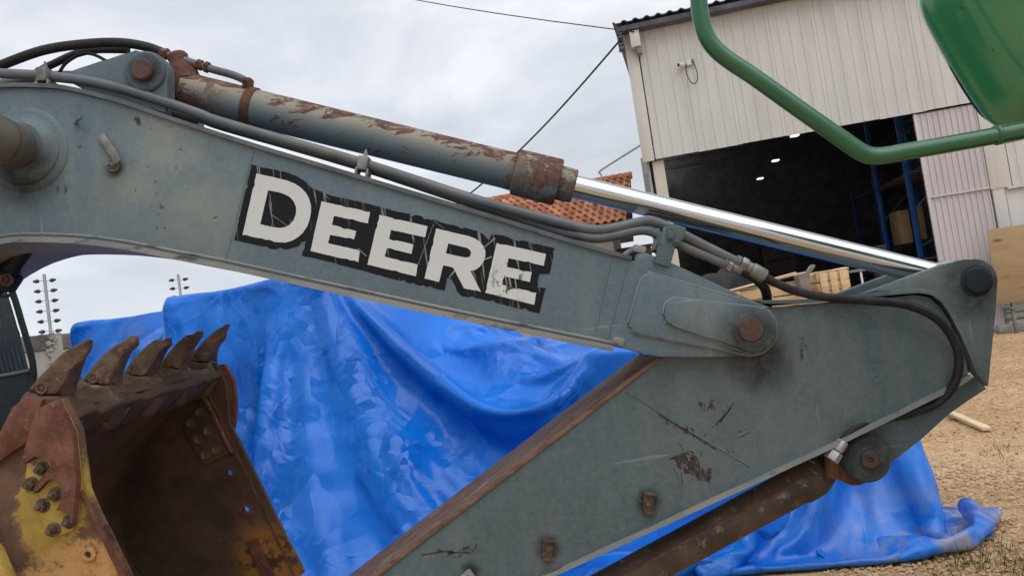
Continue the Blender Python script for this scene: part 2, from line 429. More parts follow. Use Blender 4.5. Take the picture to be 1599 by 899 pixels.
def chrome():
    t = NT('hard_chrome')
    n = t.noise(5, 5, 0.5, t.map(t.pos(), (0.25, 1, 2.2), (0, 14, 0)))
    return t.done((0.54, 0.555, 0.56), t.ss(n, 0.3, 0.7, 0.10, 0.22), 1.0, t.bump(t.noise(30, 2, 0.5, t.map(t.pos(), (0.1, 1, 1), (0, 14, 0))), 0.03, 0.002))
M_CHROME = chrome()
def stick_top():
    t = NT('scraped_rusty_top_plate')
    v = t.map(t.pos(), (0.12, 1, 1), (0, -37, 0))
    g = t.add(t.mul(t.noise(16, 7, 0.75, v), 0.6), t.mul(t.noise(40, 6, 0.7), 0.4))
    c = t.mix(t.ss(g, 0.36, 0.62), (0.085, 0.045, 0.032), (0.215, 0.125, 0.088))
    c = t.mix(t.ss(t.noise(9, 6, 0.65, v), 0.55, 0.7), c, (0.25, 0.20, 0.165))
    return t.done(c, 0.75, 0, t.bump(g, 0.5, 0.006), 0.3)
M_TOP = stick_top()
def decal(name, a, dark):
    t = NT(name)
    s = None
    for k, (ang, sc, th) in enumerate(((20, 60, 0.73), (-38, 50, 0.735), (68, 55, 0.73), (5, 70, 0.74), (110, 52, 0.735))):
        m_ = t.ss(t.noise(sc, 2, 0.5, t.map(t.pos(), (1.0, 1, 0.035), (0, ang, 0), (k * 3.1, 0, k))), th - (0.055 if dark else 0.05), th - (0.03 if dark else 0.02))
        s = m_ if s is None else t.mx(s, m_)
    patch = t.ss(t.noise(4.0, 3, 0.5), 0.40, 0.60)
    s = t.mul(s, patch)
    if dark: c = t.mix(t.mul(s, 0.75), t.mix(t.noise(6, 4), (0.007, 0.009, 0.012), (0.014, 0.016, 0.02)), (0.30, 0.32, 0.32))
    else: c = t.mix(t.mul(s, 0.06), t.mix(t.noise(4, 5), a, tuple(x * 0.93 for x in a)), (0.2, 0.21, 0.21))
    if not dark:
        pick = t.mul(t.blob(P(795, 440, YB0), 0.02, 0.10), t.ss(t.noise(38, 4, 0.6), 0.55, 0.58))
        c = t.mix(pick, c, (0.03, 0.035, 0.04))
    return t.done(c, 0.5, 0, None, 0.12 if dark else 0.3)
M_BLACK = decal('black_decal_film', None, True)
M_WHITE = decal('white_decal_film', (0.56, 0.585, 0.585), False)
def tarp_mat():
    t = NT('blue_polyethylene')
    f = t.noise(1.1, 3, 0.5)
    c = t.mix(t.ss(f, 0.3, 0.7), (0.002, 0.120, 0.55), (0.005, 0.185, 0.75))
    # dried mud on the part lying on the ground
    mud = t.mul(t.ss(t.axis(2), 0.03, 0.45, 1.0, 0.0), t.ss(t.noise(4.5, 6, 0.65), 0.42, 0.62))
    mud = t.mul(mud, t.ss(t.axis(0), 1.4, 2.3))
    c = t.mix(t.mul(mud, 0.72), c, (0.42, 0.36, 0.27))
    dust = t.mul(t.ss(t.noise(2.1, 6, 0.6), 0.45, 0.75), t.ss(t.axis(0), -0.5, 2.4, 0.0, 0.4))
    c = t.mix(dust, c, (0.20, 0.36, 0.66))
    # crumple creases: flat facets, each tilted its own way, meeting in sharp folds
    nz_ = t.n('ShaderNodeTexNoise'); nz_.inputs['Scale'].default_value = 1.6; nz_.inputs['Detail'].default_value = 1; t.put(nz_.inputs['Vector'], t.pos())
    wv = t.n('ShaderNodeVectorMath', operation='MULTIPLY_ADD'); t.put(wv.inputs[0], nz_.outputs['Color']); wv.inputs[1].default_value = (0.5, 0.5, 0.5); t.put(wv.inputs[2], t.pos())
    def facets(scale, stretch, rot):
        v = t.map(wv.outputs[0], stretch, rot)
        x = t.n('ShaderNodeTexVoronoi', feature='F1'); t.put(x.inputs['Vector'], v); x.inputs['Scale'].default_value = scale
        d0 = t.n('ShaderNodeVectorMath', operation='SUBTRACT'); t.put(d0.inputs[0], v); t.put(d0.inputs[1], x.outputs['Position'])
        c0 = t.n('ShaderNodeVectorMath', operation='SUBTRACT'); t.put(c0.inputs[0], x.outputs['Color']); c0.inputs[1].default_value = (0.5, 0.5, 0.5)
        dt_ = t.n('ShaderNodeVectorMath', operation='DOT_PRODUCT'); t.put(dt_.inputs[0], d0.outputs[0]); t.put(dt_.inputs[1], c0.outputs[0])
        return dt_.outputs['Value']
    pa1 = t.ss(t.noise(1.0, 2), 0.40, 0.62, 0.25, 1.0); pa2 = t.ss(t.noise(1.9, 3), 0.44, 0.62, 0.0, 1.0)
    h = t.add(t.mul(facets(2.2, (1, 1, 0.35), (8, 20, 0)), 0.85), t.mul(t.mul(facets(6.0, (1, 1, 0.45), (0, -24, 15)), 0.64), pa1))
    h = t.add(h, t.mul(t.mul(facets(15, (0.7, 1, 1), (0, 40, 0)), 0.8), pa2))
    nm = t.bump(h, 0.62, 1.0)
    ln = t.ss(t.voro(1.7, t.map(wv.outputs[0], (1, 1, 0.4), (0, 14, 0)), 'DISTANCE_TO_EDGE'), 0.0, 0.018, 1.0, 0.0)
    nm = t.bump(t.mul(ln, pa1), 0.35, 0.006, nm)
    return t.done(c, t.ss(f, 0.3, 0.7, 0.25, 0.36), 0, nm, 0.42)
M_TARP = tarp_mat()
def ground_mat():
    t = NT('sandy_gravel')
    a = t.noise(0.5, 6, 0.6); b = t.noise(9, 8, 0.7); s = t.voro(34); s2 = t.voro(75)
    c = t.mix(t.ss(a, 0.35, 0.65), (0.57, 0.375, 0.20), (0.68, 0.48, 0.285))
    c = t.mix(t.ss(b, 0.42, 0.68), c, (0.40, 0.245, 0.12))
    c = t.mix(t.mul(t.ss(s, 0.0, 0.45, 1, 0), 0.35), c, (0.55, 0.43, 0.29))
    c = t.mix(t.mul(t.ss(t.noise(26, 5, 0.7), 0.58, 0.7), 0.4), c, (0.13, 0.075, 0.04))
    c = t.mix(t.mul(t.ss(t.noise(0.9, 5, 0.6), 0.56, 0.7), 0.25), c, (0.28, 0.24, 0.11))
    h = t.add(t.mul(s, -0.8), t.add(t.mul(b, 0.6), t.mul(s2, -0.4)))
    return t.done(c, 0.95, 0, t.bump(h, 0.7, 0.02), 0.2)
M_GROUND = ground_mat()
def pebble_mat():
    t = NT('pebble')
    f = t.noise(23, 2, 0.5)
    c = t.mix(t.ss(f, 0.3, 0.7), (0.44, 0.285, 0.155), (0.62, 0.45, 0.28))
    c = t.mix(t.ss(t.noise(11, 2), 0.6, 0.7), c, (0.19, 0.10, 0.055))
    return t.done(c, 0.9, 0, None, 0.25)
M_PEBBLE = pebble_mat()
M_GRASS = simple('dry_grass', (0.11, 0.115, 0.035), 0.7, 0, 0.5, 15)
M_LEAF = simple('dead_leaf', (0.14, 0.075, 0.035), 0.8, 0, 0.5, 9)
def wood_mat(name, a, b, c_, sc=14, stretch=(0.12, 1, 1), rot=(0, 0, 0), knots=0.0, local=True):
    t = NT(name)
    v = t.map(t.obj() if local else t.pos(), stretch, rot)
    g = t.noise(sc, 6, 0.6, v, 0.6)
    c = t.mix(t.ss(g, 0.3, 0.7), a, b)
    c = t.mix(t.mul(t.ss(t.noise(sc * 0.4, 5, 0.6), 0.5, 0.75), 0.5), c, c_)
    c = t.mix(t.mul(t.rnd(), 0.35), c, a)
    if knots: c = t.mix(t.mul(t.ss(t.voro(knots, t.map(t.obj(), (0.5, 1, 1.6))), 0.05, 0.22, 1, 0), 0.75), c, (0.10, 0.05, 0.025))
    return t.done(c, 0.7, 0, t.bump(g, 0.15, 0.004), 0.3)
M_WOOD = wood_mat('pale_crate_pine', (0.58, 0.40, 0.215), (0.74, 0.56, 0.34), (0.60, 0.47, 0.31))
M_OLDWOOD = wood_mat('weathered_grey_wood', (0.16, 0.13, 0.115), (0.30, 0.25, 0.22), (0.22, 0.18, 0.15))
M_PLY = wood_mat('plywood_face', (0.38, 0.265, 0.155), (0.48, 0.345, 0.21), (0.31, 0.20, 0.11), 5, (0.25, 1, 1.6), (0, 0, 0), 2.4)
M_LATH = wood_mat('sawn_pine_lath', (0.66, 0.50, 0.30), (0.78, 0.63, 0.42), (0.6, 0.45, 0.28))
def clad(name, base, stain, amt=0.5, grain=1.0):
    t = NT(name)
    v = t.map(t.obj(), (1.4, 1, 0.12))
    c = t.mix(t.mul(t.ss(t.noise(2.4, 7, 0.65, v), 0.42, 0.75), amt), base, stain)
    c = t.mix(t.mul(t.ss(t.noise(0.5, 5, 0.6, t.obj()), 0.45, 0.7), 0.4), c, tuple(x * 0.84 for x in base))
    return t.done(c, 0.55, 0, t.bump(t.noise(18, 3, 0.5, t.obj()), 0.05, 0.01), 0.35)
M_CLAD = clad('cream_cladding', (0.585, 0.58, 0.555), (0.43, 0.415, 0.385), 0.6)
M_DOOR = clad('pinkish_white_door_sheet', (0.56, 0.515, 0.525), (0.40, 0.365, 0.37), 0.55)
M_TRIM = clad('white_trim', (0.62, 0.605, 0.575), (0.45, 0.42, 0.38), 0.4)
M_COLUMN = clad('cream_column', (0.56, 0.50, 0.42), (0.40, 0.34, 0.27), 0.5)
M_ROOF = simple('weathered_roof_sheet', (0.095, 0.10, 0.125), 0.6, 0.2, 0.3, 3, 0.1)
M_INNER = simple('dim_block_wall', (0.24, 0.24, 0.25), 0.9, 0, 0.3, 2)
M_SLAB = simple('workshop_slab', (0.15, 0.145, 0.14), 0.85, 0, 0.3, 2)
M_BLUE = simple('blue_rack_paint', (0.02, 0.13, 0.42), 0.45, 0, 0.2, 5, dirt=(0.06, 0.08, 0.12), dirt_amt=0.4)
M_ORANGE = simple('red_oxide_beam', (0.17, 0.06, 0.03), 0.55, 0, 0.25, 5)
M_CARD = simple('cardboard', (0.36, 0.235, 0.14), 0.85, 0, 0.15, 4, 0.05, spec=0.2)
M_TYRE = simple('tyre_rubber', (0.022, 0.022, 0.023), 0.75, 0, 0.3, 9, 0.3)
M_GREY = simple('grey_primer', (0.18, 0.18, 0.18), 0.6, 0, 0.25, 6)
def lamp_mat():
    t = NT('lit_led_panel'); m_ = t.done((0.9, 0.9, 0.9), 0.4)
    t.b.inputs['Emission Color'].default_value = (0.92, 0.97, 1, 1); t.b.inputs['Emission Strength'].default_value = 1.7
    return m_
M_LAMP = lamp_mat()
def tile_mat():
    t = NT('terracotta_tile')
    r = t.rnd()
    c = t.mix(r, (0.32, 0.115, 0.058), (0.55, 0.25, 0.14))
    c = t.mix(t.mul(t.ss(t.noise(2.2, 6, 0.65), 0.5, 0.72), 0.55), c, (0.10, 0.055, 0.040))
    return t.done(c, 0.85, 0, t.bump(t.noise(30, 4), 0.3, 0.01), 0.25)
M_TILE = tile_mat()
M_PLASTER = simple('beige_render', (0.46, 0.40, 0.34), 0.9, 0, 0.12, 1.5, 0.1, dirt=(0.28, 0.24, 0.2), dirt_amt=0.5)
M_CONC = simple('stained_concrete', (0.34, 0.335, 0.315), 0.9, 0, 0.2, 2.0, 0.3, dirt=(0.075, 0.07, 0.065), dirt_amt=0.85)
M_CONC2 = simple('dark_coping', (0.15, 0.145, 0.14), 0.9, 0, 0.3, 3, 0.3, dirt=(0.05, 0.05, 0.048), dirt_amt=0.7)
M_BRICK = simple('brown_brick', (0.20, 0.115, 0.07), 0.9, 0, 0.3, 4, 0.2)
M_INSUL = simple('dark_insulator', (0.03, 0.032, 0.035), 0.4, 0, 0.2, 9)
M_ALU = simple('galvanised_tube', (0.42, 0.43, 0.44), 0.45, 0.6, 0.15, 9)
M_CABLE = simple('black_cable', (0.022, 0.022, 0.024), 0.6, 0, 0.2, 9)
M_PLASTIC = simple('white_camera_plastic', (0.60, 0.60, 0.58), 0.4, 0, 0.08, 9)
M_LENS = simple('dark_lens', (0.012, 0.012, 0.014), 0.12, 0, 0.1, 9)
def green_mat(name, base, rough, coat):
    t = NT(name)
    c = t.mix(t.ss(t.noise(3, 5), 0.3, 0.7), tuple(x * 0.9 for x in base), tuple(x * 1.1 for x in base))
    d = t.ss(t.noise(7, 7, 0.7), 0.5, 0.75)
    c = t.mix(t.mul(d, 0.22), c, (0.16, 0.17, 0.12))
    c = t.mix(t.ss(t.noise(34, 4, 0.6), 0.695, 0.71), c, (0.045, 0.04, 0.03))
    return t.done(c, t.add(rough, t.mul(d, 0.2)), 0, t.bump(t.noise(5, 3, 0.5), 0.05, 0.02), 0.5, coat)
M_GREEN = green_mat('glossy_green_paint', (0.020, 0.19, 0.080), 0.22, 1.0)
M_GTUBE = green_mat('green_tube_paint', (0.008, 0.098, 0.040), 0.34, 0.35)
# ------------------------------------------------------------------ tarpaulin: a sheet let fall over the machine it covers
TY = R(14)
TO = Vector((-2.78, 6.15)); TU = Vector((math.cos(TY), -math.sin(TY))); TV = Vector((math.sin(TY), math.cos(TY)))
# support boxes in the machine's frame: u0,u1, v0,v1, z0,z1
TBOX = [(-0.05, 1.42, 0.05, 1.9, 0.0, 2.22), (-1.88, -0.1, 1.0, 1.9, 0.0, 2.24), (2.35, 2.75, 0.45, 1.5, 0.0, 1.50), (3.3, 5.2, 0.05, 1.5, 0.0, 1.34),
        (1.45, 1.85, 0.75, 1.75, 0.0, 1.98), (1.85, 2.3, 0.85, 1.75, 0.0, 1.78), (2.76, 3.25, 0.9, 1.6, 0.0, 1.42)]

def drape():
    u0, u1, v0, v1 = -3.1, 6.65, -2.22, 3.3
    def lattice(h):
        nu, nv = int((u1 - u0) / h) + 1, int((v1 - v0) / h) + 1
        U, V = np.meshgrid(u0 + h * np.arange(nu), v0 + h * np.arange(nv), indexing='ij')
        return U, V
    rng = np.random.default_rng(5)
    slack = [9.0]
    def collide(p, prev):
        x = p.reshape(-1, 3); q = prev.reshape(-1, 3)
        rr = 0.03
        for (a, b, c, d, e_, f) in TBOX:
            cen = np.array([(a + b) / 2, (c + d) / 2, (e_ + f) / 2]); hs = np.array([(b - a) / 2, (d - c) / 2, (f - e_) / 2]) - rr
            rel = x - cen
            ad = np.abs(rel) - hs
            out = np.maximum(ad, 0); L = np.linalg.norm(out, axis=1)
            ins = (L < rr)
            if not ins.any(): continue
            idx = np.where(ins)[0]
            r_ = rel[idx]; a_ = ad[idx]; o_ = out[idx]; l_ = L[idx]
            n = np.zeros_like(r_); dep = np.zeros(len(idx))
            deep = l_ < 1e-6
            sh = ~deep
            n[sh] = o_[sh] / l_[sh][:, None] * np.sign(r_[sh]); dep[sh] = rr - l_[sh]
            if deep.any():
                k = np.argmax(a_[deep], axis=1); dd = np.where(deep)[0]
                n[dd, k] = np.sign(r_[dd, k]); dep[dd] = rr - a_[dd, k]
            x[idx] += n * dep[:, None]
            t = x[idx] - q[idx]; tn = (t * n).sum(1)[:, None] * n
            x[idx] -= (t - tn) * 0.35
        # tucked in tight round the right-hand end, spilling out only near the ground
        lim = 5.27 + slack[0] + 0.58 * np.clip((0.5 - x[:, 2]) / 0.5, 0, 1) ** 1.5
        ov = x[:, 0] > lim
        x[ov, 0] = lim[ov]
        limv = -0.10 - slack[0] - 1.15 * np.clip((0.75 - x[:, 2]) / 0.75, 0, 1) ** 1.3 - 1.2 * np.clip((4.2 - x[:, 0]) / 1.5, 0, 1)
        ov = x[:, 1] < limv
        x[ov, 1] = limv[ov]
        g = x[:, 2] < 0.012
        x[g, 2] = 0.012
        x[g, :2] = q[g, :2] + (x[g, :2] - q[g, :2]) * 0.35
    def relax(p, h, steps, iters, grav, bend, tuck=False):
        vel = np.zeros_like(p); dt = 1.0
        def con(A, B, L, k, comp=1.0):
            d = B - A; l = np.sqrt((d * d).sum(-1, keepdims=True)) + 1e-9
            s = (l - L) / l * 0.5 * k
            if comp < 1.0: s = np.where(l < L, s * comp, s)
            A += d * s; B -= d * s
        for st in range(steps):
            prev = p.copy()
            if tuck: slack[0] = 1.6 * max(0.0, 1 - max(0, st - 130) / (steps - 150))
            vel[..., 2] -= grav
            p += vel
            for it in range(iters):
                con(p[0:-1:2], p[1::2][:p[0:-1:2].shape[0]], h, 1); con(p[1:-1:2], p[2::2], h, 1)
                con(p[:, 0:-1:2], p[:, 1::2][:, :p[:, 0:-1:2].shape[1]], h, 1); con(p[:, 1:-1:2], p[:, 2::2], h, 1)
                D = h * 1.41421
                for a in (0, 1):
                    A = p[a:-1:2, :-1]; B = p[a + 1::2, 1:][:A.shape[0]]
                    con(A[:, 0::2], B[:, 0::2], D, 0.6); con(A[:, 1::2], B[:, 1::2], D, 0.6)
                    A = p[a:-1:2, 1:]; B = p[a + 1::2, :-1][:A.shape[0]]
                    con(A[:, 0::2], B[:, 0::2], D, 0.6); con(A[:, 1::2], B[:, 1::2], D, 0.6)
                if bend:
                    for a in (0, 2):
                        for o in (0, 1):
                            A = p[a + o:-2:4]; B = p[a + o + 2::4][:A.shape[0]]; con(A, B, 2 * h, bend)
                            A = p[:, a + o:-2:4]; B = p[:, a + o + 2::4][:, :A.shape[1]]; con(A, B, 2 * h, bend)
                collide(p, prev)
            vel = (p - prev) * 0.965
            m = np.sqrt((vel ** 2).sum(-1, keepdims=True)); vel *= np.minimum(1, 0.4 * h / (m + 1e-9))
        return p
    h = 0.14
    U, V = lattice(h)
    V = V - 0.10 * U
    p = np.stack([U, V, np.full_like(U, 2.45)], -1) + rng.normal(0, 0.01, U.shape + (3,))
    p = relax(p.astype(np.float32), h, 360, 8, 0.0026, 0.06, True)
    # refine to a finer lattice
    def up(p):
        a = np.zeros((p.shape[0] * 2 - 1, p.shape[1], 3)); a[::2] = p; a[1::2] = (p[1:] + p[:-1]) / 2
        b = np.zeros((a.shape[0], a.shape[1] * 2 - 1, 3)); b[:, ::2] = a; b[:, 1::2] = (a[:, 1:] + a[:, :-1]) / 2
        return b
    p = up(p); p += rng.normal(0, 0.006, p.shape)
    p = p.astype(np.float32)
    p = relax(p, h / 2 * 1.014, 100, 8, 0.0008, 0.03)
    p = up(p); p += rng.normal(0, 0.002, p.shape); p = p.astype(np.float32)
    p = relax(p, h / 4 * 1.006, 22, 5, 0.0004, 0.02)
    # firm up the folds: push them away from their local average
    q = p.copy()
    for _ in range(25):
        a = q.copy(); a[1:-1, 1:-1] = (q[:-2, 1:-1] + q[2:, 1:-1] + q[1:-1, :-2] + q[1:-1, 2:]) / 4
        q = a
    w = np.clip((p[..., 2:3] - 0.05) / 0.3, 0, 1) * 0.25
    p = p + (p - q) * w
    # finer lattice, then the creases a stiff plastic sheet keeps: straight sharp ridges between flat facets
    def soften(p):
        a = p.copy()
        a[1:-1] = p[1:-1] * 0.5 + (p[:-2] + p[2:]) * 0.25
        b = a.copy(); b[:, 1:-1] = a[:, 1:-1] * 0.5 + (a[:, :-2] + a[:, 2:]) * 0.25
        return b
    p = soften(up(p.astype(float)))
    gu = np.gradient(p, axis=0); gv = np.gradient(p, axis=1)
    nrm = np.cross(gu, gv); nrm /= np.linalg.norm(nrm, axis=-1, keepdims=True) + 1e-9
    A, B = np.meshgrid(np.arange(p.shape[0]) * h / 8, np.arange(p.shape[1]) * h / 8, indexing='ij')
    def smooth_noise(f, seed):
        r = np.random.default_rng(seed); z = 0
        for _ in range(7):
            th = r.uniform(0, 6.28); z = z + np.sin((A * math.cos(th) + B * math.sin(th)) * f * r.uniform(0.6, 1.5) + r.uniform(0, 6.28))
        return z / 7
    tri = lambda x: np.abs((x % 1.0) - 0.5) * 2
    hh = np.zeros_like(A)
    spec = [(f, g_ / f) for f, g_ in ((0.6, 0.028), (0.8, 0.030), (1.1, 0.032), (1.5, 0.034), (2.0, 0.034), (2.6, 0.032), (3.3, 0.030), (4.2, 0.024))]
    for k, (f, amp) in enumerate(spec):
        th = rng.uniform(0, 3.14159)
        warp = 0.16 * smooth_noise(0.8 * f, 100 + k)
        mask = np.clip(smooth_noise(1.5 + 0.5 * f, 200 + k) * 3.0 + 0.1, 0, 1)
        hh += (tri((A * math.cos(th) + B * math.sin(th)) * f + warp + rng.uniform()) - 0.5) * amp * mask
    p = p + nrm * hh[..., None] * np.clip(p[..., 2:3] / 0.1, 0.3, 1) * (1 + 1.6 * np.clip((p[..., 0:1] - 4.0) / 1.0, 0, 1))
    p[..., 2] = np.maximum(p[..., 2], 0.012)
    return p
cl = drape()
# ------------------------------------------------------------------ excavator
from mathutils import noise as mnoise
EXC = thing('excavator', 'grey excavator with DEERE lettering on its boom and a rusty toothed bucket', 'excavator', (-5.2, 3.3, 0))
B_ = lambda pts: XZ(pts, YB0)
S_ = lambda pts: XZ(pts, YS0)
TOWARD = Vector((0, -1, 0))

# boom: two side plates, a closed core, flanges
btop = [(-420, 330), (-330, 250), (-220, 185), (-120, 148), (0, 138), (60, 138), (100, 141), (150, 152), (200, 166), (255, 185), (300, 200), (400, 232), (560, 280), (700, 322), (800, 352), (900, 383), (985, 407)]
bbot = [(958, 540), (850, 518), (700, 487), (500, 444), (350, 411), (290, 400), (200, 382), (140, 374), (100, 371), (40, 370), (0, 374), (-60, 395), (-130, 440), (-200, 500), (-280, 590)]
tip = [(992, 409), (995, 396), (1010, 395), (1052, 412)] + arc(1172, 514, 42, -72, 98, 14) + [(1100, 557), (1030, 557), (1010, 552)]
outline = btop + tip + bbot
bm = bmesh.new()
xz = B_(outline)
add_prism(bm, xz, YB0, YB0 + 0.045, 0.003)
add_prism(bm, xz, YB1 - 0.045, YB1, 0.003)
core = B_([(a, b + 6) for a, b in btop] + [(a, b - 6) for a, b in bbot])
add_prism(bm, core, YB0 + 0.04, YB1 - 0.04)
boom = from_bm('boom', bm, M_PAINT, EXC, 30)
def flange(name, path, t, ext=0.014, parent=boom, y0=YB0, y1=YB1, m=M_EDGE):
    return strip(name, path, t, y0 - ext, y1 + ext, m, parent, 0.003)
fl_top = B_([(a, b) for a, b in btop] )
flange('top_flange', [(p.x, p.y) for p in catmull(fl_top, 3)], 0.017, m=M_EDGE2)
fl_bot = B_(bbot)
flange('bottom_flange', [(p.x, p.y) for p in catmull(fl_bot, 3)], 0.022)
# bead of weld where web meets the bottom flange, plate joints down the web
tube('weld_bead', [P(a, b - 5, YB0) for a, b in bbot], 0.0055, M_EDGE, boom, 6, 2)
for a, b in (((396, 236), (353, 404)), ((954, 404), (928, 522)), ((978, 418), (948, 528))):
    tube('weld_bead', [P(a[0] + (b[0] - a[0]) * k / 6, a[1] + (b[1] - a[1]) * k / 6, YB0 + 0.002) for k in range(7)], 0.006, M_PAINT, boom, 6, 2)
box('flange_stop', P(985, 398, 3.3), (0.05, 0.50, 0.03), M_EDGE, boom, rotm(0, 8 + 16, 0), 0.006)
box('flange_stop', P(958, 532, 3.2), (0.05, 0.32, 0.035), M_EDGE, boom, rotm(0, 8 + 14, 0), 0.008)

# doubled reinforcing plates round the boom-tip pin
p1 = rounded([(980, 510), (1003, 428), (1040, 432), (1186, 479), (1160, 552), (1000, 521)], 24)
big = rounded([(979, 512), (1003, 425)], 1)  # corner seeds
outer = [(981, 503)] + arc(1017, 446, 19, 195, 288, 6) + arc(1172, 514, 40, -70, 100, 14) + [(1150, 551), (1000, 521)] + arc(996, 508, 13, 100, 180, 4)
plate('tip_plate', B_(outer), YB0 - 0.016, YB0 - 0.001, M_PAINT, boom, 0.006)
inner = arc(1055, 484, 19, 160, 285, 8) + arc(1172, 514, 36, -72, 105, 14) + [(1050, 506)] + arc(1052, 490, 18, 120, 158, 3)
plate('tip_plate', B_(inner), YB0 - 0.032, YB0 - 0.017, M_PAINT, boom, 0.006)
for lp in (outer, inner):
    yy = YB0 - (0.002 if lp is outer else 0.018)
    tube('weld_bead', [P(a, b, yy) for a, b in lp[:len(lp) - 1]], 0.0055, M_EDGE, boom, 6, 2)
pc = P(1172, 515, YB0 - 0.032)
revolve('pin_collar', pc + Vector((0, 0.012, 0)), TOWARD, [(0, 0.07), (0.014, 0.07), (0.018, 0.062)], M_PAINT, boom, 36)
revolve('boom_tip_pin', pc + Vector((0, 0.5, 0)), TOWARD, [(0, 0.048), (0.51, 0.048), (0.517, 0.044), (0.517, 0.01), (0.515, 0.004)], M_PIN, boom, 32)

# big boss and boom-cylinder shaft at the left
bc = P(40, 234, YB0)
revolve('shaft_boss', bc + Vector((0, 0.01, 0)), TOWARD, [(0, 0.172), (0.012, 0.172), (0.02, 0.162), (0.022, 0.145), (0.030, 0.140), (0.034, 0.128), (0.050, 0.105), (0.060, 0.098)], M_PAINT, boom, 48)
revolve('cylinder_shaft', bc, TOWARD, [(0, 0.078), (0.12, 0.078), (0.122, 0.088), (0.15, 0.088), (0.152, 0.076), (0.175, 0.076), (0.178, 0.092), (0.30, 0.092), (0.302, 0.06), (0.33, 0.06)], M_SHAFT, boom, 36)
# strap with its bolt, small hook
sd = (P(183, 262, YB0) - P(160, 214, YB0))
sp = [P(158, 212, YB0 - 0.004), P(166, 224, YB0 - 0.010), P(180, 244, YB0 - 0.03), P(183, 254, YB0 - 0.04)]
bm = bmesh.new()
for i in range(3):
    c_ = (sp[i] + sp[i + 1]) / 2; d_ = sp[i + 1] - sp[i]
    q = Vector((1, 0, 0)).rotation_difference(d_.normalized()).to_matrix()
    add_box(bm, c_, (d_.length + 0.006, 0.008, 0.034), q, 0.002)
from_bm('strap', bm, M_STEEL, boom)
bm = bmesh.new(); add_bolt(bm, P(179, 261, YB0 - 0.004), TOWARD, 0.014, 0.04); from_bm('bolt', bm, M_STEEL, boom)
bm = bmesh.new(); add_tube(bm, catmull([P(118, 193, YB0 + 0.004), P(121, 188, YB0 - 0.03), P(128, 182, YB0 - 0.034)], 4), 0.0065, 8); from_bm('hook', bm, M_PAINT, boom)

# lettering: black film and five white letters
ZA = lambda pts: [(360 + a / 4.496, 240 + b / 4.496) for a, b in pts]
ZB = lambda pts: [(610 + a / 4.496, 310 + b / 4.496) for a, b in pts]
black = ZA([(148, 77), (250, 100), (380, 128), (460, 155), (530, 200), (575, 245), (640, 268), (700, 292), (850, 325), (980, 355), (1045, 372)]) + \
    ZB([(60, 95), (200, 120), (285, 152), (300, 147), (400, 180), (520, 205), (600, 225), (650, 250), (690, 292), (710, 248), (800, 262), (950, 300), (1155, 350), (1115, 530), (1045, 528), (1030, 622), (1090, 630), (1072, 690), (1045, 805), (870, 765), (740, 730), (640, 705), (500, 685), (465, 650), (452, 610), (415, 548), (396, 560), (380, 645), (250, 620), (0, 560)]) + \
    ZA([(980, 835), (840, 798), (660, 750), (500, 715), (510, 680), (530, 612), (480, 648), (400, 672), (300, 670), (200, 645), (25, 605)])
def ragged(pts, step, amp, tear, seed):
    r_ = random.Random(seed); out = []
    for k in range(len(pts)):
        a, b = Vector(pts[k]), Vector(pts[(k + 1) % len(pts)]); d = b - a; n_ = max(1, int(d.length / step)); pn = Vector((-d.y, d.x)).normalized()
        out.append(tuple(a))
        for q in range(1, n_):
            o_ = r_.uniform(-amp, amp) + (r_.uniform(1.0, tear) if r_.random() < 0.10 else 0.0)
            out.append(tuple(a + d * (q / n_) + pn * o_))
    return out
flat('lettering_backing', B_(ragged(black, 5.0, 0.45, 3.2, 3)), [], YB0 - 0.0012, M_BLACK, boom)
letters = [
    (ZA([(183, 140), (300, 165), (400, 190), (450, 210), (495, 240), (530, 275), (552, 315), (566, 365), (566, 410), (557, 460), (540, 510), (510, 555), (470, 590), (430, 612), (385, 624), (330, 622), (85, 570)]),
     ZA([(265, 258), (340, 272), (380, 285), (415, 303), (445, 335), (462, 380), (460, 425), (445, 465), (415, 500), (385, 516), (350, 522), (290, 515), (210, 495)])),
    (ZA([(640, 335), (980, 410), (965, 490), (727, 437), (713, 500), (883, 543), (868, 602), (700, 570), (685, 628), (910, 680), (898, 762), (562, 683)]), None),
    (ZA([(1045, 430), (1384, 510), (1367, 587), (1127, 535), (1113, 597), (1284, 637), (1271, 703), (1098, 662), (1083, 722), (1314, 778), (1302, 860), (962, 778)]), None),
    (ZB([(320, 210), (550, 265), (590, 280), (625, 302), (650, 332), (666, 370), (664, 410), (652, 445), (625, 480), (595, 500), (560, 508), (635, 655), (515, 630), (440, 485), (370, 468), (340, 585), (238, 560)]),
     ZB([(405, 315), (500, 338), (535, 347), (558, 362), (567, 382), (560, 403), (545, 413), (515, 413), (388, 385)])),
    (ZB([(745, 312), (1090, 388), (1075, 472), (828, 418), (815, 480), (990, 517), (978, 585), (800, 547), (783, 605), (1022, 660), (1008, 745), (663, 660)]), None)]
for o_, h_ in letters:
    flat('letter', B_(ragged(o_, 6.0, 0.22, 1.4, int(o_[0][0]))), [B_(h_)] if h_ else [], YB0 - 0.0026, M_WHITE, boom)
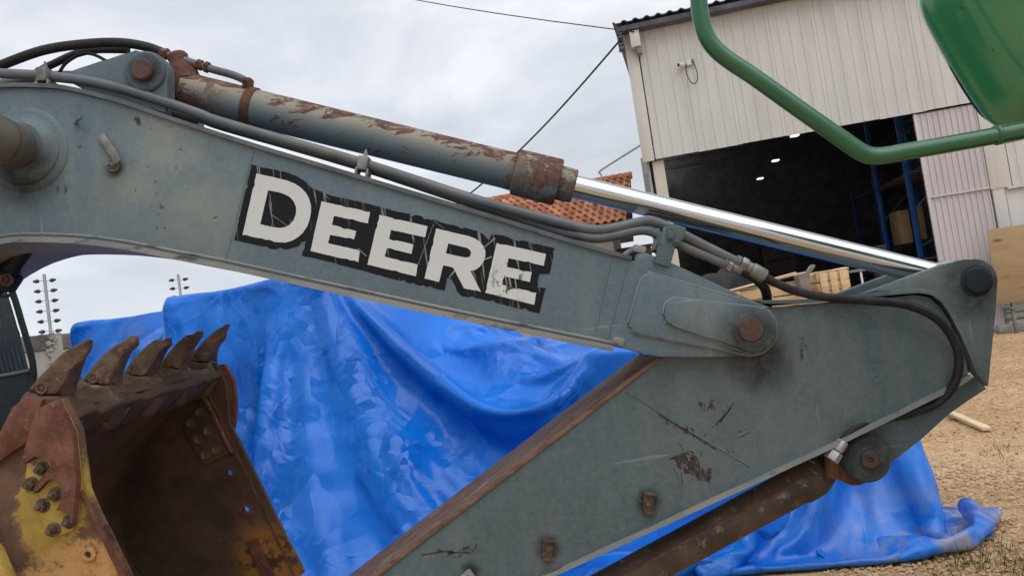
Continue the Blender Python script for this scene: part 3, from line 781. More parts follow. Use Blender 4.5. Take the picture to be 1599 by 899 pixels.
# scratches torn through the film
random.seed(4)
for k, (a, b) in enumerate((((773, 372), (755, 387)), ((768, 401), (757, 405)), ((710, 423), (702, 432)), ((559, 388), (572, 400)), ((678, 345), (694, 357)), ((424, 335), (448, 352)), ((677, 350), (652, 415)), ((508, 305), (515, 312)))):
    pa, pb = P(*a, YB0 - 0.0035), P(*b, YB0 - 0.0035)
    d_ = (pb - pa); nrm_ = Vector((-d_.z, 0, d_.x)).normalized() * (0.004 if k < 4 else 0.0015)
    me = bpy.data.meshes.new('gouge'); me.from_pydata([pa - nrm_, pb - nrm_ * 0.5, pb + nrm_ * 0.6, pa + nrm_ * 0.8], [], [(0, 1, 2, 3)])
    link('gouge', me, M_STEEL, boom, 0)

# lug carrying the stick cylinder's rear pin
lug = [(90, 118), (120, 108), (160, 95), (190, 84)] + arc(226, 116, 37, -112, 20, 12) + [(258, 152), (262, 178), (200, 160), (130, 140)]
for y0_ in (YC - 0.19, YC + 0.12):
    plate('cylinder_lug', XZ(lug, YC - 0.19), y0_, y0_ + 0.07, M_PAINT, boom, 0.008)
lp_ = P(228, 113, YC - 0.19)
revolve('lug_boss', lp_ + Vector((0, 0.01, 0)), TOWARD, [(0, 0.082), (0.02, 0.082), (0.026, 0.075)], M_PAINT, boom, 36)
revolve('lug_pin', lp_ + Vector((0, 0.42, 0)), TOWARD, [(0, 0.043), (0.455, 0.043), (0.462, 0.038)], M_PIN, boom, 28)

# stick cylinder
ca, cb = P(263, 136, YC), P(1492, 437, YC)
ax = (cb - ca).normalized(); CL = (cb - ca).length
def along(px):
    return (P(px, 0, YC) - P(263, 0, YC)).length / math.cos(R(13.7)) * 1.0
k_ = 3.3 / F_PX * 1.03
D = lambda px: (px - 263) * k_
scy = revolve('stick_cylinder', ca, ax, [(D(270), 0.03), (D(271), 0.076), (D(277), 0.081), (D(300), 0.0825), (D(304), 0.081), (D(800), 0.081), (D(812), 0.083), (D(813), 0.06)], M_BARREL, EXC, 48)
revolve('gland_nut', ca, ax, [(D(812), 0.08), (D(815), 0.099), (D(846), 0.101), (D(847), 0.098), (D(849), 0.101), (D(880), 0.101), (D(883), 0.097), (D(884), 0.06)], M_BARREL, scy, 48)
revolve('gland_collar', ca, ax, [(D(882), 0.07), (D(883), 0.074), (D(906), 0.073), (D(908), 0.068), (D(908), 0.04)], M_BARREL, scy, 48)
revolve('piston_rod', ca, ax, [(D(880), 0.0505), (CL - 0.10, 0.0505), (CL - 0.06, 0.075), (CL + 0.04, 0.075)], M_CHROME, scy, 64)
revolve('rod_eye', cb + Vector((0, 0.09, 0)), TOWARD, [(0, 0.08), (0.18, 0.08)], M_RUST, scy, 32)
revolve('cylinder_eye', ca + Vector((0, 0.11, 0)), TOWARD, [(0, 0.082), (0.22, 0.082)], M_RUST, scy, 32)
revolve('clamp_band', ca, ax, [(D(388), 0.08), (D(389), 0.087), (D(402), 0.087), (D(403), 0.08)], M_RUST, scy, 48)
ctop = ca + ax * D(399) + Vector((0, -0.03, 0.098))
bm = bmesh.new(); add_box(bm, ctop, (0.034, 0.05, 0.042), rotm(0, 14, 0), 0.004); add_bolt(bm, ctop + Vector((0, -0.024, 0)), TOWARD, 0.010, 0.02); from_bm('clamp_ear', bm, M_RUST, scy)
box('clamp_ear', ca + ax * D(398) + Vector((0, 0, -0.105)), (0.036, 0.05, 0.06), M_DARK, scy, rotm(0, 14, 0), 0.004)
# inlet port with its elbow and the feed pipe
revolve('port_block', P(290, 128, YC - 0.01), P(275, 82, YC) - P(290, 128, YC), [(0, 0.066), (0.04, 0.062), (0.065, 0.048), (0.09, 0.040), (0.105, 0.042), (0.118, 0.044), (0.13, 0.036)], M_RUST, scy, 24)
tube('feed_pipe', [P(262, 86, YC - .02), P(290, 95, YC - .02), P(330, 108, YC - 0.02), P(365, 118, YC - 0.02), P(385, 128, YC - 0.02), P(392, 140, YC)], 0.017, M_PIPE, scy, 12)
for a, b, r_ in (((249, 81), (258, 84), 0.021), ((258, 84), (262, 85.5), 0.025), ((308, 100.5), (316, 103), 0.023), ((320, 104), (326, 106.5), 0.024)):
    bm = bmesh.new(); add_revolve(bm, P(*a, YC - 0.02), P(*b, YC - 0.02) - P(*a, YC - 0.02), [(0, r_), ((P(*b, YC) - P(*a, YC)).length, r_)], 6 if r_ > 0.022 else 14); from_bm('pipe_nut', bm, M_RUST, scy)

# stick
sweb = [(300, 1120), (589, 899), (1016, 573), (1085, 520), (1130, 482), (1205, 479), (1250, 478), (1360, 467), (1430, 460), (1452, 464), (1470, 480), (1483, 502), (1508, 557), (1513, 582), (1490, 597), (1310, 685), (900, 873), (600, 1011), (330, 1140)]
bm = bmesh.new(); add_prism(bm, S_(sweb), YS0, YS1, 0.003)
stick = from_bm('stick', bm, M_STICK, EXC, 30)
strip('top_plate', S_([(1030, 562), (900, 661), (589, 899), (300, 1120)]), -0.016, YS0 - 0.012, YS1 + 0.085, M_TOP, stick, 0.004)
strip('bottom_plate', S_([(330, 1140), (600, 1011), (900, 873), (1310, 685), (1490, 597), (1512, 584)]), -0.018, YS0 - 0.02, YS1 + 0.02, M_EDGE, stick, 0.004)
tailp = [(1185, 475), (1250, 474), (1360, 463), (1430, 456), (1450, 459), (1466, 470), (1480, 490), (1494, 520), (1508, 552), (1520, 582)]
strip('tail_plate', S_(tailp[::-1]), -0.016, YS0 - 0.022, YS1 + 0.022, M_STICK, stick, 0.004)
tl = [(1345, 459), (1474, 412)] + arc(1524, 439, 35, -115, -4, 10) + [(1555, 483), (1544, 603), (1527, 585), (1512, 548), (1486, 488), (1466, 460), (1430, 449)]
for y0_ in (YS0 - 0.018, YS1 - 0.032):
    plate('tail_lug', XZ(tl, YS0 - 0.018), y0_, y0_ + 0.05, M_STICK, stick, 0.006)
tp = P(1525, 438, YS0 - 0.018)
revolve('tail_pin_collar', tp + Vector((0, 0.005, 0)), TOWARD, [(0, 0.064), (0.007, 0.064), (0.009, 0.060)], M_DARK, stick, 32)
revolve('tail_pin', tp + Vector((0, 0.40, 0)), TOWARD, [(0, 0.052), (0.408, 0.052), (0.412, 0.048)], M_DARK, stick, 32)
cl_ = [(1526, 588), (1541, 607), (1480, 645), (1440, 684), (1386, 724)] + arc(1350, 714, 36, 25, 175, 12) + [(1318, 692), (1400, 648), (1490, 602)]
for y0_ in (YS0 + 0.05, YS1 - 0.09):
    plate('cylinder_bracket', XZ(cl_, YS0 + 0.05), y0_, y0_ + 0.04, M_STICK, stick, 0.005)
bp = P(1350, 714, YS0 + 0.05)
revolve('bracket_boss', bp + Vector((0, 0.01, 0)), TOWARD, [(0, 0.094), (0.04, 0.094), (0.052, 0.084)], M_STICK, stick, 36)
revolve('bracket_pin', bp + Vector((0, 0.3, 0)), TOWARD, [(0, 0.036), (0.352, 0.036), (0.356, 0.032), (0.356, 0.012), (0.348, 0.010)], M_PIN, stick, 28)
tube('weld_bead', [P(978, 610, YS0 + 0.001), P(1040, 650, YS0 + 0.001), P(1110, 692, YS0 + 0.001), P(1172, 728, YS0 + 0.001)], 0.0045, M_STICK, stick, 6, 4)
for (px, py) in ((1012, 783), (855, 855), (725, 903)):
    bm = bmesh.new(); c_ = P(px, py, YS0)
    rt = rotm(0, 18 - 8.3, 0) if py < 900 else rotm(0, 60, 0)
    add_box(bm, c_ + Vector((0, -0.008, 0)), (0.042, 0.02, 0.085), rt, 0.004)
    for s_ in (-1, 1):
        add_box(bm, c_ + rt @ Vector((0.006, -0.022, s_ * 0.036)), (0.05, 0.03, 0.010), rt, 0.003)
    add_revolve(bm, c_ + Vector((0, -0.012, 0)), TOWARD, [(0, 0.013), (0.012, 0.012)], 12)
    from_bm('mounting_pad', bm, M_BOLT if py < 900 else M_EDGE, stick)

# scrapes down to bare metal on the stick's side
def scrape(lines, wdt, Y=YS0, m=M_MARK, parent=stick):
    bm = bmesh.new()
    for ln in lines:
        p = catmull([P(a, b, Y - 0.0016) for a, b in ln], 4)
        for i in range(len(p) - 1):
            if sr.random() < 0.22: continue
            d_ = (p[i + 1] - p[i]); nn = Vector((-d_.z, 0, d_.x)).normalized()
            w0, w1 = wdt * sr.uniform(0.4, 1.2), wdt * sr.uniform(0.4, 1.2)
            bm.faces.new([bm.verts.new(q) for q in (p[i] - nn * w0, p[i + 1] - nn * w1, p[i + 1] + nn * w1, p[i] + nn * w0)])
    tag(from_bm('scrape', bm, m, parent, 0), kind='stuff')
sr = random.Random(6)
scrape([[(1045 + 4 * k, 716 - 2.0 * k), (1062 + 3 * k, 716 - 1.2 * k), (1077 + 2 * k, 730 - k), (1088 + 0.6 * k, 746 - 0.5 * k)] for k in range(8)] + [[(1088, 748 - 3 * k), (1100, 749 - 3 * k), (1111, 746 - 3 * k)] for k in range(4)] + [[(1104 + 3 * k, 730), (1105 + 2 * k, 742), (1103 + 2 * k, 752)] for k in range(3)], 0.0028)
scrape([[(1112 + 4 * k, 666 - 4 * k), (1124 + 3 * k, 660 - 4 * k), (1130 + 3 * k, 650 - 4 * k), (1138 + 1.6 * k, 640 - 2.5 * k)] for k in range(6)], 0.0022)
scrape([[(1028 + 13 * k, 646 + 8 * k), (1034 + 13 * k, 650 + 8 * k), (1041 + 13 * k, 654 + 8 * k)] for k in range(7)] + [[(1030 + 13 * k, 645 + 8 * k), (1042 + 13 * k, 652 + 8 * k)] for k in range(6)], 0.004)
scrape([[(1052, 728), (1053, 738)], [(1056, 730), (1057, 741)], [(1064, 738), (1066, 756)], [(1140, 695), (1146, 706)], [(1134, 698), (1139, 708)], [(1094, 700), (1096, 716)], [(1060, 690), (1066, 702)], [(1150, 676), (1168, 668)], [(1152, 684), (1172, 674)]], 0.0018)
scrape([[(648, 868), (690, 861), (720, 862), (740, 858), (744, 848)], [(682, 858), (700, 861), (735, 863)], [(708, 870), (722, 866)]], 0.0032)
scrape([[(1090 + 5 * k, 630 - (k % 2) * 3), (1096 + 5 * k, 636), (1094 + 5 * k, 642)] for k in range(5)] + [[(1250, 548 - 6 * k), (1256, 545 - 6 * k)] for k in range(4)], 0.0018)

def scuffs(n, box_, length, Y, parent, seed, ang=(60, 110)):
    r_ = random.Random(seed); out = []
    for _ in range(n):
        x, y = r_.uniform(box_[0], box_[2]), r_.uniform(box_[1], box_[3]); a_ = R(r_.uniform(*ang)); l_ = r_.uniform(0.4, 1) * length
        out.append([(x, y), (x + l_ * 0.5 * math.cos(a_) + r_.uniform(-1, 1), y + l_ * 0.5 * math.sin(a_)), (x + l_ * math.cos(a_), y + l_ * math.sin(a_))])
    return out
scrape(scuffs(16, (1075, 468, 1150, 500), 16, YB0, boom, 1), 0.0011, YB0 - 0.033, M_SCUFF, boom)
scrape(scuffs(10, (1010, 440, 1100, 470), 10, YB0, boom, 2), 0.0009, YB0 - 0.017, M_SCUFF, boom)
scrape(scuffs(14, (120, 180, 340, 380), 12, YB0, boom, 3, (0, 180)), 0.0010, YB0, M_SCUFF, boom)
scrape(scuffs(14, (200, 180, 350, 370), 7, YB0, boom, 4, (0, 180)), 0.0018, YB0, M_MARK, boom)
scrape(scuffs(9, (860, 400, 960, 510), 12, YB0, boom, 5, (20, 120)), 0.0009, YB0, M_SCUFF, boom)
scrape(scuffs(15, (940, 620, 1300, 800), 22, YS0, stick, 6, (20, 80)), 0.0010, YS0, M_SCUFF, stick)
scrape(scuffs(11, (700, 760, 1000, 880), 18, YS0, stick, 7, (10, 90)), 0.0009, YS0, M_SCUFF, stick)
scrape(scuffs(16, (1260, 490, 1480, 640), 5, YS0, stick, 8, (0, 180)), 0.0020, YS0, M_MARK, stick)
scrape(scuffs(14, (1440, 430, 1550, 580), 8, YS0, stick, 9, (0, 180)), 0.0016, YS0 - 0.0185, M_MARK, stick)

# bucket cylinder below the stick
ba, bb = P(1318, 718, YC), P(640, 1085, YC)
bax = (bb - ba).normalized()
bcy = revolve('bucket_cylinder', ba, bax, [(0.06, 0.045), (0.10, 0.065), (0.135, 0.082), (0.21, 0.084), (0.235, 0.077), (1.60, 0.077), (1.62, 0.05)], M_OLDCYL, EXC, 48)
revolve('cylinder_eye', ba + Vector((0, 0.10, 0)), TOWARD, [(0, 0.085), (0.20, 0.085)], M_RUST, bcy, 28)
revolve('port_block', P(1300, 745, YC - 0.08), P(1300, 716, YC) - P(1300, 745, YC), [(0, 0.036), (0.05, 0.030), (0.07, 0.034), (0.09, 0.026)], M_RUST, bcy, 16)
for (s0_, s1_) in ((0.36, 0.52), (0.62, 0.98)):
    pass
tube('feed_pipe', [ba + bax * t_ + Vector((0.045, -0.06, 0.055)) for t_ in (0.22, 0.5, 0.9, 1.5)], 0.010, M_RUST, bcy, 8)

# hard pipes along the boom, clamps, hoses
ypipe = YB0 + 0.05
pa_ = [(-80, 112), (0, 115), (63, 118), (90, 121), (140, 127), (187, 138), (260, 160), (317, 180), (350, 192), (557, 252), (750, 314), (860, 343), (905, 355), (930, 359), (955, 357), (1003, 346), (1020, 346), (1047, 357), (1100, 384), (1150, 409)]
pb_ = [(260, 172), (317, 186), (350, 198), (557, 258), (750, 322), (860, 357), (905, 368), (930, 372), (955, 369), (995, 360), (1015, 361), (1030, 368), (1062, 383), (1100, 399), (1136, 414)]
tube('boom_pipe', [P(a, b, ypipe) for a, b in pa_], 0.0205, M_PIPE, EXC, 14, 4)
tube('boom_pipe', [P(a, b, ypipe + 0.06 if a < 800 else ypipe + max(0, 0.06 - (a - 800) * 0.0005)) for a, b in pb_], 0.0195, M_PIPE, EXC, 14, 4)
def pipe_clamp(px, py, rot, up=0.06):
    bm = bmesh.new(); c_ = P(px, py, ypipe)
    rt = rotm(0, rot, 0)
    add_box(bm, c_ + rt @ Vector((0, -0.005, 0)), (0.042, 0.075, 0.058), rt, 0.006)
    for s_ in (-1, 1): add_box(bm, c_ + rt @ Vector((s_ * 0.022, 0, -0.048)), (0.010, 0.07, 0.055), rt, 0.002)
    add_box(bm, c_ + rt @ Vector((0, 0, -0.072)), (0.075, 0.08, 0.010), rt, 0.002)
    add_bolt(bm, c_ + rt @ Vector((0, -0.01, 0.028)), rt @ Vector((0, 0, 1)), 0.009, 0.02)
    return from_bm('pipe_clamp', bm, M_STEEL, EXC)
pipe_clamp(73, 120, 6); pipe_clamp(569, 257, 17); pipe_clamp(592, 280, 17) if False else None
# clamp bracket on the boom tip
bm = bmesh.new()
rt = rotm(0, -24 - 0, 0)
c_ = P(1041, 385, YB0 - 0.012)
add_box(bm, c_, (0.066, 0.012, 0.15), rotm(0, 24, 0), 0.004)
add_box(bm, P(1052, 364, YB0 + 0.02), (0.072, 0.09, 0.055), rotm(0, 24, 0), 0.006)
add_box(bm, P(1033, 382, YB0 + 0.06), (0.06, 0.10, 0.07), rotm(0, 24, 0), 0.006)
for q in ((1046, 371), (1056, 378)): add_bolt(bm, P(*q, YB0 - 0.018), TOWARD, 0.0105, 0.02)
add_bolt(bm, P(1029, 381, YB0 + 0.008), TOWARD, 0.009, 0.02)
from_bm('pipe_bracket', bm, M_STICK, EXC)
def nut(a, b, Y, r_, seg=6, m=M_STEEL):
    bm = bmesh.new(); pa, pb = P(*a, Y), P(*b, Y); L = (pb - pa).length
    add_revolve(bm, pa, pb - pa, [(0, r_ * 0.92), (L * 0.1, r_), (L * 0.9, r_), (L, r_ * 0.92)], seg)
    return from_bm('hose_fitting', bm, m, EXC)
nut((1148, 407), (1155, 410), ypipe, 0.026, 16, M_PIPE); nut((1156, 411), (1166, 416), ypipe, 0.030); nut((1166, 416), (1173, 420), ypipe, 0.024, 16)
nut((1173, 420), (1194, 432), ypipe, 0.030, 20)
nut((1129, 410), (1134, 413), ypipe, 0.024, 16, M_PIPE); nut((1135, 413), (1143, 417), ypipe, 0.028); nut((1144, 417), (1158, 423), ypipe, 0.022, 16)
tube('hose', [P(1190, 430, ypipe), P(1212, 442, ypipe), P(1245, 455, ypipe), P(1290, 464, ypipe), P(1350, 469, YS0 - 0.05), P(1410, 475, YS0 - 0.05), P(1455, 492, YS0 - 0.05), P(1483, 520, YS0 - 0.045), P(1497, 555, YS0 - 0.04), P(1492, 595, YS0 - 0.03), P(1465, 628, YS0 + 0.0), P(1420, 645, YS0 + 0.02), P(1370, 656, YS0 + 0.02), P(1335, 668, YS0 + 0.01), P(1312, 692, YS0)], 0.0172, M_HOSE, EXC, 14, 6)
nut((1316, 688), (1307, 703), YS0, 0.024, 18, M_ALU); nut((1306, 704), (1297, 717), YS0 + 0.01, 0.030, 6, M_ALU)
tube('hose', [P(1156, 422, ypipe), P(1180, 435, ypipe + .02), P(1194, 450, ypipe + 0.05), P(1198, 470, ypipe + 0.12), P(1196, 500, ypipe + 0.14)], 0.020, M_HOSE, EXC, 12)
tube('hose', [P(-60, 128, YC - .05), P(0, 103, YC - .05), P(67, 79, YC - .05), P(133, 69, YC - .05), P(187, 67, YC - .04), P(227, 73, YC - .03), P(253, 82, YC - .02)], [0.0205] * 37, M_HOSE, EXC, 14, 6)
tube('hose', [P(0, 150, YC + .1), P(57, 114, YC + .1), P(90, 97, YC + .1), P(117, 85, YC + .1), P(150, 78, YC + .08), P(200, 78, YC + .05)], 0.017, M_HOSE, EXC, 12, 6)
tube('cable', [P(90, 118, YC), P(103, 99, YC), P(127, 85, YC), P(147, 86, YC), P(168, 97, YC), P(176, 106, YC)], 0.007, M_HOSE, EXC, 8, 6)
tube('hose', [P(-20, 135, YC + .1), P(40, 124, YC + .1), P(90, 118, YC + .1), P(150, 119, YC + .05)], 0.02, M_PIPE, EXC, 10, 4)

# bucket: profile seen at the near side plate, carried straight across its width
YN, YF, TILT = 2.60, 3.95, 0.043
N_ = lambda pts: XZ(pts, YN)
side = [(27, 640), (50, 620), (100, 622), (124, 672), (132, 765), (160, 822), (196, 896), (262, 1035), (305, 1120), (180, 1230), (-60, 1230), (-220, 1080), (-230, 880), (-130, 780), (0, 706)]
bucket = plate('bucket', N_(side), YN, YN + 0.035, M_SIDE, EXC, 0.006)
tag(bucket, 'rusty bucket with worn yellow paint and five pointed teeth')
fh = [XZ(ring(358, 738, 5, 14), YF - 0.03), XZ(ring(384, 795, 5, 14), YF - 0.03)]
foff = TILT * (YF - YN)
holed_plate('far_side_plate', [(x, z + foff) for x, z in N_(side)], fh, YF - 0.03, YF, M_INSIDE, bucket)
shell = [(104, 640), (52, 690), (-10, 752), (-80, 840), (-125, 950), (-110, 1080), (-20, 1180), (120, 1215), (200, 1200)]
sh = [(p.x, p.y) for p in catmull(N_(shell), 4)]
bm = bmesh.new()
strip('bucket_shell', sh, -0.03, YN + 0.034, YF - 0.029, M_INSIDE, bucket, 0.0, TILT, YN)
lipp = [(52, 634), (104, 636), (117, 652), (64, 704), (16, 718), (30, 656)]
bm = bmesh.new(); lx = N_(rounded(lipp, 5, 2)); prev_ = None; NL = 70
for k in range(NL + 1):
    y_ = YN + 0.03 + (YF - YN - 0.055) * k / NL; cur = []
    for q_, (x, z) in enumerate(lx):
        s_ = Vector((x * 14, y_ * 14, z * 14)); s2_ = Vector((x * 45, y_ * 45, z * 45))
        a_ = 0.010 * mnoise.noise(s_) + 0.004 * mnoise.noise(s2_) - 0.006 * max(0, math.sin((y_ - 2.65) / 0.318 * 2 * math.pi - 1.57))
        cur.append(bm.verts.new((x + a_, y_, z + TILT * (y_ - YN) + a_)))
    if prev_:
        for q_ in range(len(lx)): bm.faces.new((prev_[q_], prev_[(q_ + 1) % len(lx)], cur[(q_ + 1) % len(lx)], cur[q_]))
    else: bm.faces.new(cur)
    prev_ = cur
bm.faces.new(prev_[::-1])
from_bm('lip', bm, M_LIP, bucket, 60)
plate('lip_wing', N_([(26, 634), (48, 618), (74, 622), (62, 668), (50, 690), (0, 722), (-60, 770), (-70, 745), (0, 700)]), YN - 0.03, YN - 0.001, M_CUTTER, bucket, 0.008)
def tooth(i):
    yc = 2.65 + 0.318 * i
    dz = TILT * (yc - YN)
    wob = random.Random(20 + i)
    # claw tip over its adapter: outline with half-width per corner
    pr = [((44, 610), .056), ((60, 591), .054), ((82, 566), .048), ((99, 549), .037), ((113, 539), .029), ((126, 531), .021), ((133, 530), .018), ((132, 541), .018), ((124, 557), .028), ((113, 569), .034), ((106, 580), .040), ((101, 592), .046), ((96, 605), .052), ((91, 618), .056), ((66, 615), .057)]
    ad = [((20, 654), .068), ((27, 637), .068), ((43, 612), .061), ((66, 618), .061), ((92, 620), .061), ((104, 642), .066), ((106, 664), .062), ((84, 700), .045), ((34, 716), .045)]
    wear = (0.0, 0.004, 0.03, 0.012, 0.0)[i]
    for nm_, lst in (('tooth', pr), ('tooth_adapter', ad)):
        bm = bmesh.new()
        pts = N_([q for q, _ in lst])
        if nm_ == 'tooth': pts = [(x - wear * (0.7 if k in (5, 6, 7) else 0), z - wear * (1.0 if k in (4, 5, 6, 7) else 0)) for k, (x, z) in enumerate(pts)]
        f = [bm.verts.new((x, yc - w, z + dz)) for (x, z), (_, w) in zip(pts, lst)]
        b = [bm.verts.new((x, yc + w, z + dz)) for (x, z), (_, w) in zip(pts, lst)]
        n = len(lst)
        bm.faces.new(f); bm.faces.new(b[::-1])
        for k in range(n): bm.faces.new((f[k], b[k], b[(k + 1) % n], f[(k + 1) % n]))
        bmesh.ops.recalc_face_normals(bm, faces=bm.faces[:])
        rim = [e_ for e_ in bm.edges if abs(e_.verts[0].co.y - e_.verts[1].co.y) < 0.03]
        bmesh.ops.bevel(bm, geom=rim, offset=0.011, segments=2, profile=0.6, affect='EDGES', clamp_overlap=True)
        bmesh.ops.triangulate(bm, faces=bm.faces[:])
        for _ in range(2):
            bmesh.ops.subdivide_edges(bm, edges=[e_ for e_ in bm.edges if e_.calc_length() > 0.018], cuts=1, use_grid_fill=False)
            bmesh.ops.triangulate(bm, faces=bm.faces[:])
        for v in bm.verts:
            q = v.co * 22 + Vector((i * 7.3, 0, 0))
            edge = 1.0 + (2.2 if nm_ == 'tooth' and v.co.x > cxt(v.co.z - dz) else 0)
            v.co += Vector((mnoise.noise(q), mnoise.noise(q + Vector((9, 0, 0))), mnoise.noise(q + Vector((0, 9, 0))))) * 0.0045 * edge
        if nm_ == 'tooth':
            c0 = N_([(67, 606)])[0]
            add_revolve(bm, Vector((c0[0], yc - 0.048, c0[1] + dz)), TOWARD, [(0, 0.022), (0.012, 0.021), (0.012, 0.014), (0.004, 0.012), (0.004, 0.006), (0.01, 0.005)], 16)
        from_bm(nm_, bm, M_TOOTH, bucket, 60)
tx0, tx1 = N_([(117, 560)])[0], N_([(95, 606)])[0]
def cxt(z):
    """the worn cutting side of a tooth lies right of this line"""
    return tx1[0] + (tx0[0] - tx1[0]) * (z - tx1[1]) / (tx0[1] - tx1[1])
for i in range(5): tooth(i)
# near side cutter: base pad, raised prongs, six bolts
pad = [(72, 642), (100, 624), (123, 673), (130, 745), (127, 790), (124, 815), (119, 825), (96, 835), (83, 832), (43, 764), (50, 720)]
plate('side_cutter', N_(pad), YN - 0.024, YN - 0.001, M_YELLOW, bucket, 0.006)
prong = [(72, 636), (102, 621), (126, 672), (133, 745), (129, 795), (125, 814), (121, 792), (112, 789), (101, 792), (110, 775), (111, 760), (98, 741), (88, 745), (66, 768), (70, 752), (95, 722), (90, 712), (69, 707), (52, 722), (50, 712), (58, 680)]
plate('cutter_rib', N_(rounded(prong, 5, 3)), YN - 0.052, YN - 0.022, M_CUTTER, bucket, 0.010)
for (px, py) in ((67, 731), (50, 755), (88, 771), (68, 788), (110, 813), (85, 826)):
    bm = bmesh.new(); add_bolt(bm, P(px, py, YN - 0.022), TOWARD, 0.0165, 0.026); from_bm('bolt', bm, M_BOLT, bucket)
bm = bmesh.new(); hp = P(140, 864, YN - 0.001)
add_revolve(bm, hp, TOWARD, [(-0.004, 0.026), (0.010, 0.024), (0.013, 0.019), (0.013, 0.012), (0.0, 0.011), (-0.004, 0.010)], 22); from_bm('hole_ring', bm, M_SIDE, bucket)
revolve('bolt_hole', hp + Vector((0, 0.001, 0)), TOWARD, [(0, 0.0125), (0.003, 0.0125)], M_INSUL, bucket, 14)
# worn edge strip along the near plate's mouth
strip('edge_bar', N_([(131, 764), (160, 822), (196, 896), (262, 1035)]), -0.014, YN - 0.012, YN + 0.04, M_CUTTER, bucket, 0.004)
# far side: inner pad with six recessed bolt heads, rims of the two open holes, worn edge, outer wing
YI = YF - 0.03
fp = [(316, 622), (358, 708), (318, 728), (284, 668)]
plate('cutter_pad', XZ(fp, YI - 0.018), YI - 0.018, YI - 0.001, M_INSIDE, bucket, 0.006)
strip('pad_edge', XZ([(312, 616), (322, 630), (360, 708)], YI - 0.02), 0.014, YI - 0.035, YI - 0.002, M_CUTTER, bucket, 0.003)
for (px, py) in ((313, 643), (298, 660), (325, 672), (309, 685), (339, 701), (321, 710)):
    bm = bmesh.new(); add_revolve(bm, P(px, py, YI - 0.0175), TOWARD, [(0, 0.0235), (0.0045, 0.0235), (0.005, 0.0215), (0.0035, 0.019), (0.003, 0.018)], 20); from_bm('bolt_head', bm, M_RING, bucket)
for (px, py) in ((358, 738), (384, 795)):
    bm = bmesh.new(); c_ = P(px, py, YI)
    rin, rout = 0.017, 0.033
    add_list = []
    for (d, r_) in ((0.0, rout), (0.008, rout), (0.008, rin), (0.0, rin)):
        add_list.append([bm.verts.new((c_.x + r_ * math.cos(2 * math.pi * k / 20), c_.y - d, c_.z + r_ * math.sin(2 * math.pi * k / 20))) for k in range(20)])
    for j in range(3):
        for k in range(20): bm.faces.new((add_list[j][k], add_list[j][(k + 1) % 20], add_list[j + 1][(k + 1) % 20], add_list[j + 1][k]))
    from_bm('hole_ring', bm, M_CUTTER, bucket)
wing = rounded([(330, 612), (341, 570), (350, 567), (364, 592), (368, 625), (367, 655), (360, 690)], 8, 3)
plate('side_cutter', XZ(wing, YF + 0.002), YF + 0.002, YF + 0.04, M_CUTTER, bucket, 0.006)
strip('edge_bar', XZ([(322, 606), (340, 640), (360, 683), (399, 766), (461, 897), (520, 1020)], YI), -0.010, YI - 0.006, YF + 0.006, M_CUTTER, bucket, 0.003)
strip('edge_bar', XZ([(385, 848), (420, 925)], YI - 0.03), 0.05, YI - 0.03, YI - 0.002, M_CUTTER, bucket, 0.003)
# neighbouring yellow ear at the bottom left
plate('bucket_ear', XZ([(-60, 800), (-8, 860), (14, 910), (-20, 960), (-90, 940)], YN - 0.12), YN - 0.12, YN - 0.07, M_YELLOW, bucket, 0.008)

# cab with its window guard behind the boom, mostly out of frame
YG = 4.7
cab = plate('cab', XZ([(-600, 330), (-60, 380), (8, 440), (31, 520), (46, 582), (30, 650), (2, 720), (0, 1000), (-600, 1000)], YG + 1.5), YG + 0.32, YG + 1.5, M_DARK, EXC, 0.03)
plate('guard_panel', XZ([(-120, 608), (44, 579), (50, 600), (26, 655), (14, 720), (6, 800), (-120, 800)], YG), YG, YG + 0.03, M_DARK, cab, 0.005)
tube('guard_frame', [P(-14, 385, YG), P(13, 440, YG), P(33, 500, YG), P(53, 586, YG), P(30, 655, YG)], 0.019, M_DARK, cab, 8, 4)
tube('guard_frame', [P(-60, 460, YG), P(0, 462, YG), P(20, 460, YG)], 0.012, M_DARK, cab, 8, 2)
tube('guard_frame', [P(-60, 596, YG), P(0, 587, YG), P(47, 578, YG)], 0.012, M_PIPE, cab, 8, 2)
for k in range(10):
    t_ = k * 7.2
    tube('guard_bar', [P(3 - t_, 438 - t_ * 0.1, YG + 0.0), P(22 - t_, 500, YG + 0.0), P(43 - t_, 580 + t_ * 0.15, YG + 0.0)], 0.0080, M_RIB, cab, 8, 3)
tube('boom_hose', [P(-40, 470, YC), P(0, 440, YC), P(16, 420, YC), P(40, 388, YC), P(60, 372, YC)], [0.045] * 9 + [0.035] * 8, M_DARK, EXC, 12, 4)
nut((0, 446), (15, 424), YC, 0.062, 18, M_DARK)
bm = bmesh.new(); add_bolt(bm, P(11, 437, YC - 0.06), TOWARD, 0.02, 0.03); from_bm('bolt', bm, M_BOLT, EXC)
# crawler track and deck that carry the machine, left of the frame
for y_ in (2.2, 4.3):
    bm = bmesh.new(); add_box(bm, (-6.2, y_, 0.42), (3.4, 0.6, 0.84), None, 0.28); from_bm('track', bm, M_DARK, EXC)
box('deck', (-5.9, 3.3, 1.15), (2.8, 2.4, 0.5), M_PAINT, EXC, None, 0.05)
plate('boom_foot', B_([(-420, 330), (-280, 590), (-380, 760), (-560, 780), (-560, 560)]), YB0 + 0.01, YB1 - 0.01, M_PAINT, EXC, 0.01)
